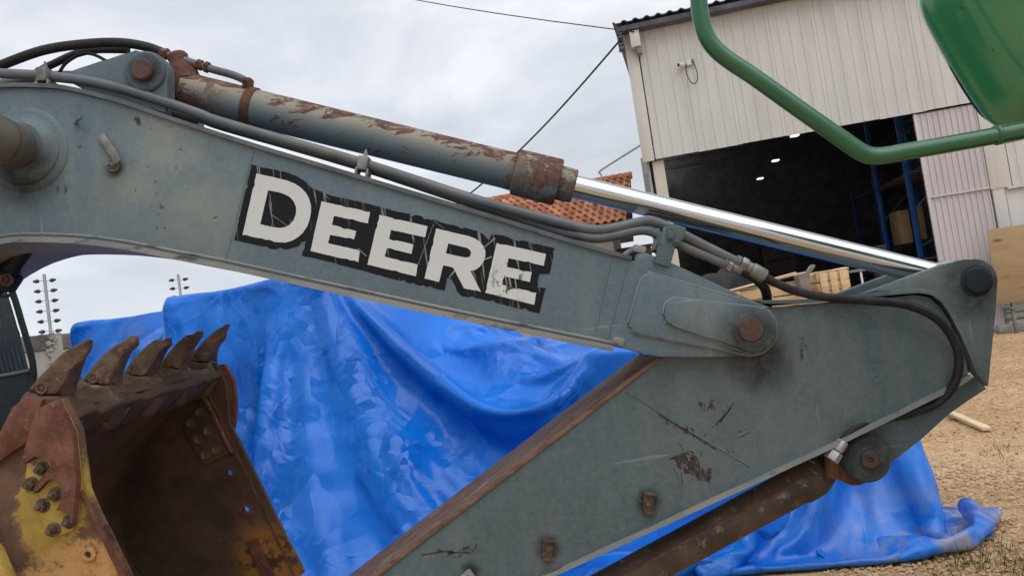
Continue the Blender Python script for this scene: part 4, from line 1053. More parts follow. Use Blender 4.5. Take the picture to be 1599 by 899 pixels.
# ------------------------------------------------------------------ ground
bm = bmesh.new()
gx = [-300, -60, -20] + [-8 + 0.5 * i for i in range(50)] + [30, 80, 300]; gy = [-60, -10, 0] + [2 + 0.5 * i for i in range(40)] + [40, 90, 600]
gv = [[bm.verts.new((x, y, 0.035 * mnoise.noise((x * 0.35, y * 0.35, 0)) * (1 if -8 <= x <= 17 and 3 <= y < 15 else 0) - 0.01)) for y in gy] for x in gx]
for i in range(len(gx) - 1):
    for j in range(len(gy) - 1): bm.faces.new((gv[i][j], gv[i + 1][j], gv[i + 1][j + 1], gv[i][j + 1]))
ground = from_bm('ground', bm, M_GROUND, None, 60); tag(ground, 'sandy brown gravel yard beside the warehouse', 'ground', kind='structure')

def scatter(name, n, shape_v, shape_f, m, place, label, cat, seed=1):
    rng = np.random.default_rng(seed)
    V, F = [], []
    sv = np.array(shape_v, float); k = len(sv)
    for i in range(n):
        x, y, s, flat_, zoff = place(rng)
        a = rng.uniform(0, 2 * math.pi); ca_, sa_ = math.cos(a), math.sin(a)
        w = sv * s * rng.uniform(0.7, 1.3, 3) * np.array([1, 1, flat_])
        w = np.stack([w[:, 0] * ca_ - w[:, 1] * sa_ + x, w[:, 0] * sa_ + w[:, 1] * ca_ + y, w[:, 2] + zoff], 1)
        V.append(w); F.append([[j + i * k for j in f] for f in shape_f])
    me = bpy.data.meshes.new(name)
    me.from_pydata(np.concatenate(V).tolist(), [], [f for q in F for f in q])
    o = link(name, me, m, None, 0); return tag(o, label, cat, kind='stuff')
oct_v = [(1, 0, 0), (-.9, .1, 0), (.1, 1, 0), (0, -1, .1), (.1, 0, .9), (0, 0, -.8)]
oct_f = [(0, 2, 4), (2, 1, 4), (1, 3, 4), (3, 0, 4), (2, 0, 5), (1, 2, 5), (3, 1, 5), (0, 3, 5)]
def peb(rng):
    y = 3.6 + 13.5 * rng.random() ** 1.9
    x = y * (0.34 + 0.42 * rng.random())
    return x, y, 0.005 + 0.010 * rng.random() ** 3 + 0.0004 * y, 0.6, 0.0 + 0.004
scatter('gravel', 34000, oct_v, oct_f, M_PEBBLE, peb, 'loose brown pebbles scattered over the yard', 'gravel', 3)
leaf_v = [(-1, 0, 0), (0, -.45, .25), (1.1, 0, 0.1), (0, .45, .3)]
def lf(rng):
    y = 4.0 + 12 * rng.random() ** 1.6; x = y * (0.42 + 0.34 * rng.random())
    return x, y, 0.010 + 0.014 * rng.random(), 1.0, 0.008
scatter('leaf_litter', 500, leaf_v, [(0, 1, 2), (0, 2, 3)], M_LEAF, lf, 'dry brown leaf scraps lying on the gravel', 'leaves', 8)
bl_v = [(-.06, 0, 0), (.06, 0, 0), (.25, .1, 1.0), (.5, .15, 1.5)]
clumps = [G(1562, 706), G(1510, 850), G(1480, 885), G(1490, 870), G(1590, 885), G(1575, 892)]
def gl(rng):
    c = clumps[rng.integers(len(clumps))]
    return c.x + rng.normal(0, .09), c.y + rng.normal(0, .14), 0.03 + 0.03 * rng.random(), 1.0, 0.0
scatter('grass', 420, bl_v, [(0, 1, 2), (0, 2, 3)], M_GRASS, gl, 'thin tufts of dry grass growing through the gravel', 'grass', 9)

# ------------------------------------------------------------------ warehouse (frame: x along the front, y inwards, z up)
pL = G(1022, 249, 5.0); pR = G(1517, 160, 5.0)
es = Vector((pR.x - pL.x, pR.y - pL.y, 0)).normalized(); fn = Vector((es.y, -es.x, 0))
FYAW = math.atan2(es.y, es.x)
WH = thing('warehouse', 'cream corrugated metal warehouse with a wide dark open doorway', 'warehouse', (pL.x, pL.y, 0), None, FYAW)
WM = Matrix.Translation((pL.x, pL.y, 0)) @ Matrix.Rotation(FYAW, 4, 'Z')
WI = WM.inverted()
def FS(px, py, depth=0.0):
    """position along the front and height of what is seen at a photograph point, at a given depth inside"""
    d = ray(px, py); o = Vector((pL.x, pL.y, 0)) - fn * depth
    p = EYE + d * ((o - EYE).dot(fn) / d.dot(fn)); q = WI @ p
    return q.x, q.z
def W(x, y, z): return WM @ Vector((x, y, z))
def wbox(name, x0, x1, y0, y1, z0, z1, m, parent=WH, bev=0.004):
    return box(name, ((x0 + x1) / 2, (y0 + y1) / 2, (z0 + z1) / 2), (abs(x1 - x0), abs(y1 - y0), abs(z1 - z0)), m, parent, None, bev, False)
def ribbed(name, x0, x1, z0, z1, y, pitch, dep, m, parent, wave=False):
    """trapezoidal rib sheet, outer face at y"""
    xs = []
    n = max(1, round((x1 - x0) / pitch)); p = (x1 - x0) / n
    for i in range(n):
        a = x0 + i * p
        if wave: xs += [(a + p * k / 8, y - dep * 0.5 * (1 + math.cos(2 * math.pi * k / 8))) for k in range(8)]
        else: xs += [(a, y), (a + p * 0.62, y), (a + p * 0.70, y - dep), (a + p * 0.90, y - dep), (a + p * 0.98, y)]
    xs.append((x1, xs[0][1]))
    bm = bmesh.new()
    lo = [bm.verts.new((a, b, z0)) for a, b in xs]; hi = [bm.verts.new((a, b, z1)) for a, b in xs]
    lo2 = [bm.verts.new((a, b + 0.012, z0)) for a, b in xs]; hi2 = [bm.verts.new((a, b + 0.012, z1)) for a, b in xs]
    for i in range(len(xs) - 1):
        bm.faces.new((lo[i], lo[i + 1], hi[i + 1], hi[i])); bm.faces.new((lo2[i + 1], lo2[i], hi2[i], hi2[i + 1]))
        bm.faces.new((lo[i], lo2[i], lo2[i + 1], lo[i + 1])); bm.faces.new((hi[i + 1], hi2[i + 1], hi2[i], hi[i]))
    bm.faces.new((lo[0], hi[0], hi2[0], lo2[0])); bm.faces.new((lo[-1], lo2[-1], hi2[-1], hi[-1]))
    return from_bm(name, bm, m, parent, 30, False)
XE = 13.0
for k in range(7):                                     # header sheets above the opening
    a = 0.03 + k * 0.99; b = a + 0.985
    ribbed('cladding_sheet', a, min(b, 6.93), 5.0 - 0.012 * (k % 2), 8.25, 0.0, 0.246, 0.015, M_CLAD, WH)
wbox('header_beam', -0.2, 6.95, 0.06, 0.30, 5.05, 5.35, M_INNER)
for k in range(6):                                     # sheets over the right-hand wall
    a = 7.38 + k * 0.99
    ribbed('cladding_sheet', a, a + 0.985, 3.05, 8.25, -0.01, 0.246, 0.015, M_CLAD, WH)
wbox('wall_strip', 6.95, 7.37, 0.0, 0.05, 3.05, 8.25, M_TRIM)
wbox('corner_trim', -0.27, 0.0, -0.05, -0.01, 4.97, 8.2, M_TRIM)
wbox('corner_trim', -0.27, -0.23, -0.01, 0.35, 4.97, 8.2, M_TRIM)
wbox('corner_column', -0.06, 0.20, 0.10, 0.40, 0, 4.97, M_COLUMN)
box('side_wall', (0.25, 12.0, 4.1), (0.06, 23.2, 8.2), M_CLAD, WH, rotm(0, 0, -2.0), 0.0, False)
box('side_lining', (0.32, 12.0, 4.0), (0.02, 23.0, 8.0), M_INNER, WH, rotm(0, 0, -2.0), 0.0, False)
wbox('door_post', 6.98, 7.22, 0.02, 0.25, 0, 4.98, M_TRIM)
wbox('right_wall', 7.24, XE, 0.04, 0.25, 0, 3.04, M_TRIM)
wbox('drip_edge', 7.26, XE, -0.05, 0.035, 3.0, 3.045, M_TRIM)
wbox('back_wall', -0.14, XE, 23.8, 24, 0, 9.62, M_INNER)
bm = bmesh.new(); q_ = [bm.verts.new((x, y, z)) for x in (XE, XE + 0.1) for y, z in ((0.05, 0), (24, 0), (24, 9.55), (0.05, 8.18))]
for f in ((0, 1, 2, 3), (7, 6, 5, 4), (0, 4, 5, 1), (1, 5, 6, 2), (2, 6, 7, 3), (3, 7, 4, 0)): bm.faces.new([q_[i] for i in f])
from_bm('end_wall', bm, M_INNER, WH, 0, False)
wbox('front_lining', 7.0, XE, 0.26, 0.3, 0, 8.2, M_INNER)
wbox('floor_slab', -0.14, XE, 0.0, 23.8, -0.02, 0.03, M_SLAB)
# roof sheet with its wavy front edge
def roof_sheet(x0, x1, y0, z0, y1, z1, pitch, amp):
    bm = bmesh.new(); n = int((x1 - x0) / pitch * 10); rows = []
    for (y, z) in ((y0, z0), (y1, z1)):
        up_, dn_ = [], []
        for i in range(n + 1):
            x = x0 + (x1 - x0) * i / n; w = amp * max(-0.35, math.cos(2 * math.pi * (x - x0) / pitch))
            if y > 5: x += 1.15 * (1 - (x - x0) / (x1 - x0))
            up_.append(bm.verts.new((x, y, z + w + 0.02))); dn_.append(bm.verts.new((x, y, z + w)))
        rows.append((up_, dn_))
    (u0, d0), (u1, d1) = rows
    for i in range(n):
        bm.faces.new((u0[i], u0[i + 1], u1[i + 1], u1[i])); bm.faces.new((d0[i + 1], d0[i], d1[i], d1[i + 1])); bm.faces.new((d0[i], d0[i + 1], u0[i + 1], u0[i]))
    return from_bm('roof_sheet', bm, M_ROOF, WH, 50, False)
roof_sheet(-0.48, XE + 0.3, -0.42, 8.19, 24, 9.6, 0.262, 0.035)
wbox('eave_beam', -0.40, XE, -0.36, -0.05, 8.02, 8.14, M_ROOF)
wbox('gutter_box', -0.13, 0.09, -0.30, -0.06, 7.62, 8.0, M_TRIM)
wbox('gutter_box', -0.02, 0.10, -0.26, -0.06, 7.46, 7.62, M_GREY)
for k in range(5): wbox('sheet_end', -0.42, -0.30, -0.34 + 0.002 * k, -0.08, 7.62 + k * 0.085, 7.68 + k * 0.085, M_ROOF)
# sliding door: two rows of corrugated sheet on a frame
door = wbox('sliding_door', 5.70, 6.96, 0.10, 0.13, 0.05, 4.98, M_DOOR)
for (z0, z1, yo) in ((3.08, 4.95, 0.055), (0.05, 3.10, 0.075)):
    ribbed('door_sheet', 5.74, 6.95, z0, z1, yo, 0.125, 0.028, M_DOOR, door)
wbox('door_stile', 5.68, 5.74, 0.03, 0.098, 0.05, 4.97, M_DOOR, door)
wbox('door_rail', 5.74, 6.95, 0.022, 0.044, 3.08, 3.12, M_DOOR, door)
for y_ in (15.5, 18.5, 21.5):
    wbox('roof_truss', 0.5, XE - 0.1, y_, y_ + 0.12, 7.7 + y_ * 0.03, 7.9 + y_ * 0.03, M_GREY)
    wbox('purlin', 2.0 + y_ * 0.1, 2.1 + y_ * 0.1, y_ - 2.8, y_, 7.95 + y_ * 0.03, 8.05 + y_ * 0.03, M_GREY)
# roof lamps inside
for i, (px, py, z) in enumerate(((1241, 212, 6.5), (1211, 251, 6.5), (1187, 279, 6.5), (1480, 277, 6.0))):
    c = G(px, py, z)
    t = thing('ceiling_lamp', ('lit warehouse ceiling lamp nearest the doorway header', 'lit ceiling lamp, second from the doorway header', 'lit ceiling lamp, lowest and farthest of the row of three', 'lit ceiling lamp just left of the sliding door')[i], 'lamp', c, 'lit lamps inside the warehouse')
    w_ = 0.24 if i < 3 else 0.4
    box('lamp_panel', (0, 0, 0), (w_, 0.22, 0.05), M_LAMP, t, None, 0.01, False)
    box('lamp_housing', (0, 0, 0.06), (w_ + 0.05, 0.26, 0.06), M_GREY, t, None, 0.01, False)
    tube('lamp_rod', [(0, 0, 0.08), (0, 0, 9.0 - z)], 0.01, M_GREY, t, 6, 0, False)

# storage rack inside, seen past the door's edge
def rack(name, label, posts, levels, wdt):
    t = thing(name, label, 'storage rack', W(posts[0][0], posts[0][1], 0.03), 'storage racks in the warehouse', FYAW)
    for (x, y, h_, m) in posts:
        for s_ in (0, wdt):
            bm = bmesh.new(); add_box(bm, W(x + s_, y, 0.03 + h_ / 2), (0.12, 0.10, h_), rotm(0, 0, math.degrees(FYAW)), 0.01); from_bm('upright', bm, m, t)
        for k in range(int(h_ / 0.9)):
            a = W(x, y, 0.3 + 0.9 * k); b = W(x + wdt, y, 0.3 + 0.9 * (k + (1 if k % 2 else 0.5)))
            bm = bmesh.new(); add_tube(bm, [a, b], 0.018, 6); from_bm('brace', bm, M_GREY, t)
    for z in levels:
        for s_ in (0, wdt):
            for (p0, p1) in zip(posts[:-1], posts[1:]):
                bm = bmesh.new(); add_tube(bm, [W(p0[0] + s_, p0[1], z), W(p1[0] + s_, p1[1], z)], 0.055, 4); from_bm('beam', bm, M_ORANGE, t)
        for k in range(4):
            y = posts[0][1] + 0.2 + k * (posts[-1][1] - posts[0][1] - 0.4) / 3
            bm = bmesh.new(); add_box(bm, W(posts[0][0] + wdt / 2, y, z + 0.06), (wdt, 0.5, 0.03), rotm(0, 0, math.degrees(FYAW)), 0.0); from_bm('shelf_board', bm, M_OLDWOOD, t)
    return t
px_ = FS(1424, 320, 2.2)[0]; px2 = FS(1395, 320, 4.6)[0]
rack('storage_rack', 'tall bright blue steel rack standing beside the sliding door', [(px_, 2.2, 6.2, M_BLUE), (px_, 4.8, 6.0, M_BLUE)], [1.75, 3.9], 1.0)
rack('storage_rack', 'darker blue rack deep inside, left of the bright blue rack', [(FS(1372, 330, 11)[0], 11.0, 5.0, M_BLUE), (FS(1372, 330, 11)[0], 14, 5.0, M_BLUE)], [1.6, 3.2, 4.6], 1.1)
def carton(label, px0, py0, px1, py1, depth, dd, m=M_CARD):
    (x0, z1), (x1, z0) = FS(px0, py0, depth), FS(px1, py1, depth)
    t = thing('cardboard_box', label, 'box', W((x0 + x1) / 2, depth + dd / 2, z0), 'cartons in the warehouse', FYAW)
    w, h = x1 - x0, z1 - z0
    box('carton_body', (0, 0, h / 2), (w, dd, h), m, t, None, 0.006, False)
    box('tape', (0, -0.0, h + 0.001), (0.06, dd * 0.98, 0.004), M_OLDWOOD, t, None, 0, False)
    for s_ in (-1, 1): box('flap', (s_ * w * 0.245, 0, h + 0.004), (w * 0.48, dd * 0.99, 0.006), m, t, None, 0, False)
    return t
carton('tall brown carton on the blue rack shelf, between its uprights', 1400, 330, 1427, 378, 2.9, 0.7)
carton('brown carton on the rack shelf half hidden by the blue upright', 1432, 322, 1449, 372, 3.0, 0.6)
carton('low pale carton standing left of the blue rack', 1367, 384, 1393, 440, 3.2, 0.6, M_OLDWOOD)
# white pipes and a grey bin at the rack's foot
for i, (px, lab) in enumerate(((1443, 'white plastic bottle at the foot of the blue rack'), (1456, 'grey canister by the foot of the sliding door'))):
    x, z = FS(px, 400, 1.3)
    t = thing('canister', lab, 'canister', W(x, 1.3, 0.03), None, FYAW)
    revolve('canister_body', (0, 0, 0), (0, 0, 1), [(0, 0.12), (1.35, 0.12), (1.5, 0.10), (1.6, 0.04)], M_PLASTIC if i == 0 else M_GREY, t, 16, 35, False)
    revolve('cap', (0, 0, 1.6), (0, 0, 1), [(0, 0.05), (0.12, 0.05)], M_INSUL, t, 12, 35, False)

# security camera with its looped cable
sx, sz = FS(1058, 104)
scam = thing('security_camera', 'small white security camera with a looped cable on the cream cladding', 'camera', W(sx + 0.1, -0.05, sz), None, FYAW)
box('mount_plate', (0.16, 0.0, 0.02), (0.13, 0.05, 0.13), M_PLASTIC, scam, None, 0.01, False)
revolve('camera_body', (0.04, -0.02, -0.01), (-0.75, -0.66, -0.1), [(0, 0.055), (0.02, 0.06), (0.16, 0.06), (0.17, 0.052)], M_PLASTIC, scam, 20, 35, False)
revolve('lens', (0.04 - 0.75 * 0.165, -0.02 - 0.66 * 0.165, -0.027), (-0.75, -0.66, -0.1), [(0, 0.04), (0.01, 0.036)], M_LENS, scam, 18, 35, False)
box('junction', (0.25, -0.01, 0.04), (0.07, 0.06, 0.08), M_GREY, scam, None, 0.008, False)
tube('camera_cable', [(0.09, -0.03, -0.02), (0.07, -0.04, -0.2), (0.12, -0.04, -0.42), (0.2, -0.04, -0.5), (0.29, -0.04, -0.42), (0.3, -0.04, -0.22), (0.26, -0.03, 0.0)], 0.011, M_CABLE, scam, 8, 6, False)

# ------------------------------------------------------------------ tiled house
HY = R(-11)
HO = P(984, 273, 25.0)                                    # right end of the ridge
HM = Matrix.Translation((HO.x, HO.y, 0)) @ Matrix.Rotation(HY, 4, 'Z')
HS = thing('tiled_house', 'beige house with an orange clay tile roof behind the boom', 'house', (HO.x, HO.y, 0), None, HY)
zr, ze, run = HO.z, 4.20, 3.05
slope = math.atan2(zr - ze, run); slen = math.hypot(zr - ze, run)
def hbox(name, x0, x1, y0, y1, z0, z1, m, parent=HS): return box(name, ((x0 + x1) / 2, (y0 + y1) / 2, (z0 + z1) / 2), (x1 - x0, y1 - y0, z1 - z0), m, parent, None, 0.004, False)
hbox('wall', -6.6, -0.75, -2.6, 2.6, 0, ze - 0.02, M_PLASTER)
bm = bmesh.new()
pts = [(-7.0, -run, ze), (-0.30, -run, ze), (0, 0, zr), (-7.0, 0, zr), (-7, run, ze), (-0.3, run, ze)]
vv = [bm.verts.new((x, y, z - 0.03)) for x, y, z in pts]; v2 = [bm.verts.new((x, y, z - 0.14)) for x, y, z in pts]
for f in ((0, 1, 2, 3), (3, 2, 5, 4)): bm.faces.new([vv[i] for i in f]); bm.faces.new([v2[i] for i in f][::-1])
for a, b in ((0, 1), (1, 2), (2, 5), (5, 4), (4, 3), (3, 0)): bm.faces.new((vv[a], v2[a], v2[b], vv[b]))
hroof = from_bm('roof', bm, M_OLDWOOD, HS, 0, False)
# one curved tile, shared by all
tw, tlen = 0.225, 0.37
bm = bmesh.new(); prof = []
for k in range(9):
    a = k / 8
    prof.append((tw * (a - 0.5) * 1.04, 0.062 * math.sin(math.pi * min(1, a / 0.66)) if a < 0.66 else -0.02 * math.sin(math.pi * (a - 0.66) / 0.34)))
lo = [bm.verts.new((x, -0.0, z + 0.022)) for x, z in prof]; hi = [bm.verts.new((x, tlen * 1.12, z - 0.004)) for x, z in prof]
lo2 = [bm.verts.new((x, 0.0, z + 0.004)) for x, z in prof]
for i in range(8): bm.faces.new((lo[i], lo[i + 1], hi[i + 1], hi[i])); bm.faces.new((lo2[i], lo2[i + 1], lo[i + 1], lo[i]))
tile_me = bpy.data.meshes.new('tile'); bmesh.ops.recalc_face_normals(bm, faces=bm.faces[:]); bm.to_mesh(tile_me); bm.free(); tile_me.materials.append(M_TILE)
tile_me.polygons.foreach_set('use_smooth', [True] * len(tile_me.polygons)); tile_me.set_sharp_from_angle(angle=R(50))
rnd = random.Random(3); ntile = 0
rows_ = int(slen / tlen) + 1
for r_ in range(rows_):
    d = r_ * tlen - 0.06
    right = -0.30 * (1 - d / slen) + 0.06
    for c_ in range(30):
        if ntile >= 300: break
        o = bpy.data.objects.new('tile', tile_me); col.objects.link(o); o.parent = hroof
        o.location = (right - tw * (c_ + 0.5), -run + d * math.cos(slope), ze + d * math.sin(slope) + rnd.uniform(0, 0.006))
        o.rotation_euler = (slope + rnd.uniform(-.012, .012), 0, rnd.uniform(-0.02, 0.02)); ntile += 1
for k in range(20):
    bm = bmesh.new(); add_revolve(bm, (-0.36 * k + 0.06, 0, zr - 0.02), (-1, 0, 0.03), [(0, 0.12), (0.40, 0.105)], 12); from_bm('ridge_tile', bm, M_TILE, hroof, 40, False)
hbox('fascia', -6.9, -0.36, -run + 0.05, -run + 0.09, ze - 0.2, ze - 0.12, M_OLDWOOD)
for k in range(5):
    bm = bmesh.new(); add_box(bm, (-0.42 - 0.42 * k, -run + 0.2, ze - 0.10), (0.07, 0.5, 0.08), rotm(math.degrees(slope)), 0.0); from_bm('rafter', bm, M_OLDWOOD, hroof, 0, False)
# bent vent pipe above the roof, brown wall beyond
tag(tube('vent_pipe', [P(940, 300, 23.6), P(939, 274, 23.6), P(936, 268, 23.6), P(960, 252, 23.2), P(1000, 227, 22.6), P(1012, 220, 22.4)], 0.028, M_ALU, None, 8, 3), 'thin bent grey pipe rising above the tiled roof', 'pipe')
BW = thing('brick_wall', 'brown boundary wall between the tiled house and the warehouse', 'wall', (3.5, 24, 0))
box('wall_body', P(1000, 384, 24) * 1.0 + Vector((-0.65, 0, -1.8)), (1.9, 0.2, 3.5), M_BRICK, BW, rotm(0, 0, -10), 0.01)
box('coping', P(1000, 384, 24) * 1.0 + Vector((-0.65, 0, -0.03)), (2.0, 0.3, 0.07), M_BRICK, BW, rotm(0, 0, -10), 0.01)

# ------------------------------------------------------------------ concrete wall and electric fence poles
w0, w1 = Vector((-8.40, 14.0, 0)), Vector((-7.13, 16.7, 0))
wd = (w1 - w0).normalized(); wa = math.degrees(math.atan2(wd.y, wd.x))
CW = thing('concrete_wall', 'stained grey concrete wall with dark coping at the left', 'wall', w0)
for k in range(-2, 5):
    a = w0 + wd * (k * 2.98 + 0.12); b = w0 + wd * ((k + 1) * 2.98 - 0.12); c = (a + b) / 2
    box('wall_panel', (c.x, c.y, 1.2), ((b - a).length, 0.14, 2.4), M_CONC, CW, rotm(0, 0, wa), 0.01)
    box('coping', (c.x, c.y, 2.54), ((b - a).length, 0.2, 0.27), M_CONC2, CW, rotm(0, 0, wa), 0.015)
    p = w0 + wd * (k * 2.98)
    bm = bmesh.new(); add_box(bm, (p.x, p.y, 1.345), (0.235, 0.26, 2.69), rotm(0, 0, wa), 0.015)
    if k == 0:
        rr_ = random.Random(2)
        for j in range(60): add_box(bm, (p.x + rr_.uniform(-.13, .13), p.y - 0.13 + rr_.uniform(-.04, .03), 2.68 - abs(rr_.gauss(0, .22))), (rr_.uniform(.04, .09),) * 3, rotm(rr_.uniform(0, 90), rr_.uniform(0, 90), 20), 0.012)
    from_bm('wall_pier', bm, M_CONC, CW, 30)
def fence_pole(p, label):
    t = thing('electric_fence_pole', label, 'fence pole', (p.x, p.y, 2.69), 'electric fence poles on the wall')
    tube('post', [(0, 0, -0.02), (0, 0, 1.10)], 0.028, M_ALU, t, 8, 0, False)
    for k in range(6):
        z = 0.06 + k * 0.185
        for s_ in (-1, 1):
            zz = z - (0.02 if s_ > 0 else 0)
            tube('arm', [(0, 0, zz), (s_ * 0.11, -0.01, zz)], 0.006, M_ALU, t, 6, 0, False)
            revolve('insulator', (s_ * 0.10, -0.01, zz), (s_, 0, 0.05), [(0, 0.02), (0.02, 0.036), (0.06, 0.036), (0.075, 0.022), (0.10, 0.022), (0.11, 0.012)], M_INSUL, t, 10, 35, False)
fence_pole(w0, 'galvanised electric fence pole nearest the cab guard on the concrete wall')
fence_pole(w1, 'electric fence pole showing only its top above the blue tarp')

# ------------------------------------------------------------------ cables in the sky
def cable(name, pts, r_, label):
    return tag(tube(name, pts, r_, M_CABLE, None, 6, 8), label, 'cable')
a, b = P(971, 60, 17.6), P(705, 325, 24.0)
cable('overhead_cable', [a + (b - a) * (k / 8) + Vector((0, 0, -0.25 * math.sin(math.pi * k / 8))) for k in range(9)], 0.026, 'thick black cable running from the warehouse corner down to the house')
a, b = P(990, 50, 17.6), P(500, -30, 24.0)
cable('overhead_cable', [a + (b - a) * (k / 8) + Vector((0, 0, -0.12 * math.sin(math.pi * k / 8))) for k in range(9)], 0.013, 'thin black wire crossing the sky to the warehouse eave')

# ------------------------------------------------------------------ crates, boards, tyres in the yard
def crate(label, c, size, yaw, nb, m=M_WOOD, open_top=False):
    w, d, h = size
    t = thing('wooden_crate', label, 'crate', c, 'wooden crates in the yard', R(yaw))
    bh = h / nb
    for s_ in (-1, 1):
        for k in range(nb):
            box('board', (0, s_ * d / 2, bh * (k + 0.5)), (w, 0.022, bh * 0.9), m, t, rotm(0, random.Random(k).uniform(-.4, .4), 0), 0.003, False)
            box('board', (s_ * (w / 2 - 0.012), 0, bh * (k + 0.5)), (0.022, d - 0.03, bh * 0.9), m, t, None, 0.003, False)
        for q in (-1, 0, 1):
            box('batten', (q * (w / 2 - 0.08), s_ * (d / 2 + 0.028), h / 2), (0.09, 0.03, h), m, t, None, 0.003, False)
    if not open_top:
        for k in range(5): box('lid_board', (0, -d / 2 + d * (k + 0.5) / 5, h + 0.014), (w + 0.04, d / 5 * 0.9, 0.022), m, t, None, 0.003, False)
    return t
ZC = 1.24
cA = P(1205, 445, 10.5); cB = P(1292, 440, 10.5)
crate('lower wooden crate under the two pale ones', (cA.x + 0.3, 11.0, 0.0), (2.6, 1.1, 1.32), -10, 5, M_OLDWOOD)
crate('long pale pine crate with a sloping lid behind the hose', (cA.x - 0.05, 10.75, 1.346), (0.98, 0.7, 0.30), -8, 2)
crate('short pale pine crate with an open end, right of the long crate', (cB.x + 0.13, 10.85, 1.346), (0.42, 0.7, 0.38), -8, 3)
t = thing('wood_offcut', 'grey weathered timber offcut standing between the two pale crates', 'timber', P(1256, 452, 10.2))
box('block', P(1253, 440, 10.2), (0.13, 0.16, 0.22), M_OLDWOOD, t, rotm(0, -8, 0), 0.006)
box('block_cap', P(1262, 425, 10.2), (0.22, 0.14, 0.035), M_OLDWOOD, t, rotm(0, -48, 0), 0.004)
for i, (sx_, dp, hh_, lab) in enumerate(((1.6, 13.0, 2.6, 'tall dim crate deep inside the warehouse, leftmost of three'), (3.1, 10.5, 1.9, 'dim crate inside the warehouse, middle one of three'), (4.4, 14.0, 3.2, 'tallest dim crate inside the warehouse, beside the dark blue rack'))):
    q = W(sx_, dp, 0.03); crate(lab, (q.x, q.y, q.z), (1.2, 1.0, hh_), math.degrees(FYAW) + 4 * i, 6, M_OLDWOOD)
# the lid planks lying skewed on the long crate
for k, (px, py, rz) in enumerate(((1190, 440, -9), (1212, 436, -12), (1290, 424, 6))):
    o = box('loose_plank', P(px, py, 10.4 + 0.12 * k), (0.9 if k < 2 else 0.55, 0.12, 0.022), M_LATH, None, rotm(2, -7 + 2 * k, rz), 0.003)
    tag(o, ('pale loose plank lying on the long crate, nearest the hose fitting', 'pale loose plank lying across the back of the long crate', 'pale loose plank on top of the short crate')[k], 'plank', 'loose planks on the crates')
def tyre(label, c, r_, w, tilt):
    t = thing('tyre', label, 'tyre', c, 'old tyres by the doorway')
    rt = rotm(*tilt)
    a_ = rt @ Vector((0, 0, 1))
    revolve('tread', -a_ * w / 2, a_, [(0, r_ * 0.62), (0.01, r_ * 0.8), (w * 0.15, r_ * 0.97), (w * 0.3, r_), (w * 0.7, r_), (w * 0.85, r_ * 0.97), (w - 0.01, r_ * 0.8), (w, r_ * 0.62)], M_TYRE, t, 28, 50, False)
    revolve('rim', -a_ * w * 0.52, a_, [(0, r_ * 0.55), (w * 1.04, r_ * 0.55)], M_DARK, t, 20, 35, False)
tyre('upright dark tyre in front of the warehouse doorway', P(1155, 448, 14) + Vector((0, 0, -0.1)), 0.55, 0.3, (80, 0, 20))
tyre('dark tyre leaning left of the upright tyre', P(1120, 452, 14.4) + Vector((0, 0, -0.15)), 0.5, 0.28, (60, 20, 10))
for i, (px, dp) in enumerate(((1150, 15.2), (1115, 14.9))):
    pc_ = P(px, 470, dp); lab = ('dark steel drum behind the upright tyre', 'dark steel drum behind the leaning tyre')[i]
    t = thing('steel_drum', lab, 'drum', (pc_.x, pc_.y, 0), 'drums by the doorway')
    revolve('drum_body', (0, 0, 0), (0, 0, 1), [(0, 0.29), (0.3, 0.29), (0.31, 0.30), (0.33, 0.29), (0.6, 0.29), (0.61, 0.30), (0.63, 0.29), (1.45, 0.29)], M_DARK, t, 24, 35, False)
    revolve('drum_lid', (0, 0, 1.45), (0, 0, 1), [(0, 0.3), (0.03, 0.3), (0.03, 0.27), (0.01, 0.26)], M_GREY, t, 24, 35, False)
# blue barrel-like shelf block and white post seen under the rod
x_, z_ = FS(1342, 440, -3.0)
t = thing('trestle', 'dark trestle with a thin white leg below the chrome rod', 'trestle', W(x_, -3.0, 0), None, FYAW)
for dx in (-0.28, 0.05): box('leg', (dx, 0, 0.85), (0.035, 0.035, 1.7), M_PLASTIC if dx > 0 else M_GREY, t, None, 0.003, False)
box('top_bar', (-0.1, 0, 1.72), (0.6, 0.06, 0.05), M_GREY, t, None, 0.003, False)
# lath on the gravel
la, lb = G(1478, 646), G(1542, 675)
d_ = lb - la
o = box('lath', (la + lb) / 2 + Vector((0, 0, 0.035)), (d_.length, 0.075, 0.032), M_LATH, None, Matrix.Rotation(math.atan2(d_.y, d_.x), 3, 'Z'), 0.003)
tag(o, 'pale sawn wooden lath lying on the gravel', 'plank')
o = box('lath', (la + lb) / 2 - d_ * 0.28 + Vector((0.02, 0.02, 0.011)), (0.3, 0.1, 0.02), M_OLDWOOD, None, Matrix.Rotation(1.2, 3, 'Z'), 0.003)
tag(o, 'short grey wood scrap under the far end of the pale lath', 'wood scrap')
